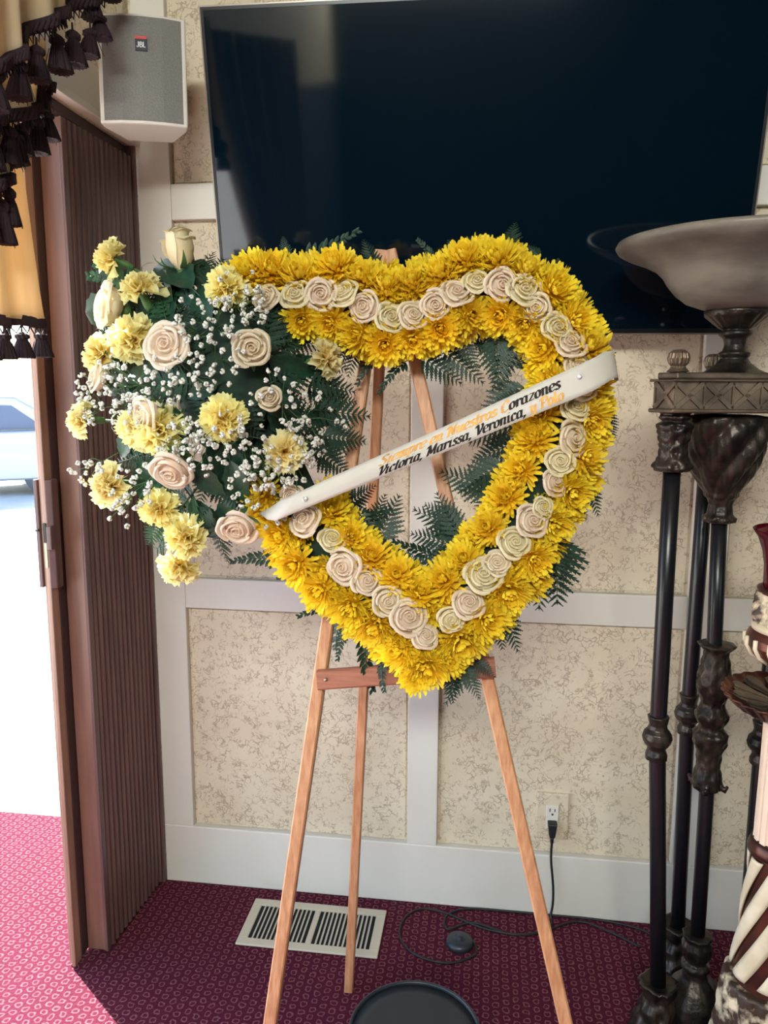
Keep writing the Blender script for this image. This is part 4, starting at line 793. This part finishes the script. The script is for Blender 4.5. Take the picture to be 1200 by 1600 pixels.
# gold lining panel hanging lowest, with its own fringed hem
rows = []; Xl = -.70
for j in range(14):
    t = j/13; yv = 506+(60-506)*t; xr = 65-(65-10)*min(1, t*1.25)**.9
    rows.append([onX(xr-(xr+90)*i/20, yv+3*math.sin(i*1.1), Xl)+Vector((.014*math.sin(i*.9+.4*t)+.006*math.sin(i*2.1), 0, 0)) for i in range(21)])
mb = MB(); mb.grid(rows); ln = obj('lining_panel', mb, m_lining, drp); s = ln.modifiers.new('s', 'SOLIDIFY'); s.thickness = .003
fb_ = MB(); pts = rows[0]
fb_.grid([[p+Vector((q, 0, dz)) for p in pts] for q, dz in ((.004, .014), (.006, .0), (.004, -.006), (-.004, -.006), (-.004, .014))])
for i in range(len(pts)-1): fb_.tube([pts[i]+Vector((0, 0, -.005)), (pts[i]+pts[i+1])/2+Vector((.003, 0, -.02)), pts[i+1]+Vector((0, 0, -.005))], .0016, 4, cap=False)
fbo = obj('fringe_braid', fb_, m_fringe, ln)
for i, x in enumerate((63, 34, 6, -22, -50)): tassel(onX(x, 518, -.70), 50*1.6/FPX, 33*1.6/FPX, ln, 60+i)
# ------------------------------------------------------------------ outdoors: parked car and tree
cw = onZ(52, 774, -.1); cwf = Vector((-.80, -.60, 0)).normalized(); csd = Vector((.60, -.80, 0))
car = thing('car', 'silver car parked on the bright pavement outside the opening', 'car', (cw.x, cw.y, -.1))
def cp_(x, s, z): return Vector((cw.x, cw.y, -.1))+cwf*(x+2.45)-csd*s+Vector((0, 0, z))      # x forward of front wheel, s into the car from its near side
def cloft(prof, ins, mats, name, par=car, bev=.03):
    n = len(prof); mb = MB(); vs = []
    for s in (ins, 1.75-ins): vs += [cp_(x, s, z) for x, z in prof]
    mb.add(vs, [tuple(range(n)), tuple(range(2*n-1, n-1, -1))]+[(i, i+n, (i+1) % n+n, (i+1) % n) for i in range(n)]); return obj(name, mb, mats, par, bev)
cloft([(.85, .25), (.9, .5), (.8, .68), (.2, .84), (-.6, .92), (-2.9, .95), (-3.6, .9), (-3.65, .4), (-3.5, .22)], 0, m_car, 'body')
cloft([(-.3, .88), (-.95, 1.36), (-1.4, 1.45), (-2.3, 1.43), (-3.1, .93)], .16, m_car, 'cabin')
cloft([(-.62, .94), (-1.05, 1.28), (-1.6, 1.32), (-1.65, .95)], .14, m_carg, 'side_window', bev=0)
cloft([(-1.75, .95), (-1.7, 1.32), (-2.25, 1.3), (-2.7, .96)], .14, m_carg, 'side_window', bev=0)
for x in (0, -2.65):
    for s in (.0, 1.55):
        mb = MB(); mb.tube([cp_(x, s+.02, .31), cp_(x, s+.2, .31)], .31, 28); w = obj('wheel', mb, m_tire, car); mb = MB(); mb.tube([cp_(x, s+.01, .31), cp_(x, s+.1, .31)], .19, 20); obj('hub_cap', mb, m_car, w)
obj('headlight', MB().hexa([cp_(.62, -.02, .55), cp_(.86, .02, .55), cp_(.84, .4, .55), cp_(.62, .4, .55), cp_(.55, -.02, .68), cp_(.8, .02, .66), cp_(.78, .4, .66), cp_(.55, .4, .68)]), m_carg, car)
obj('turn_signal', MB().hexa([cp_(.4, -.015, .60), cp_(.55, -.015, .60), cp_(.55, .1, .60), cp_(.4, .1, .60), cp_(.4, -.015, .66), cp_(.55, -.015, .66), cp_(.55, .1, .66), cp_(.4, .1, .66)]), m_amber, car)
# ------------------------------------------------------------------ tied-back curtain at the near end of the opening
cur = thing('tied_curtain', 'tan tied-back curtain hanging at the near end of the left opening', 'curtain', (-.69, -2.2, 0))
rows = []
for j in range(25):
    z = 2.25*j/24+.02; k = min(1, abs(z-.95)/1.2)**.45 if z > .95 else .35*min(1, (.95-z)/.5)
    a = -2.30+1.25*k; rows.append([Vector((-.68+(.028+.02*k)*math.sin(i*.95+.3*math.sin(z*2)), a+(-2.58-a)*i/60, z)) for i in range(61)])
mb = MB(); mb.grid(rows); o = obj('curtain_panel', mb, m_curt, cur); sd_ = o.modifiers.new('s', 'SOLIDIFY'); sd_.thickness = .003
obj('tie_back', MB().tube(catmull([(-.735, -2.58, .97), (-.63, -2.5, .95), (-.62, -2.38, .94), (-.68, -2.27, .95), (-.74, -2.30, .96)], 5), .014, 8), m_fringe, cur)
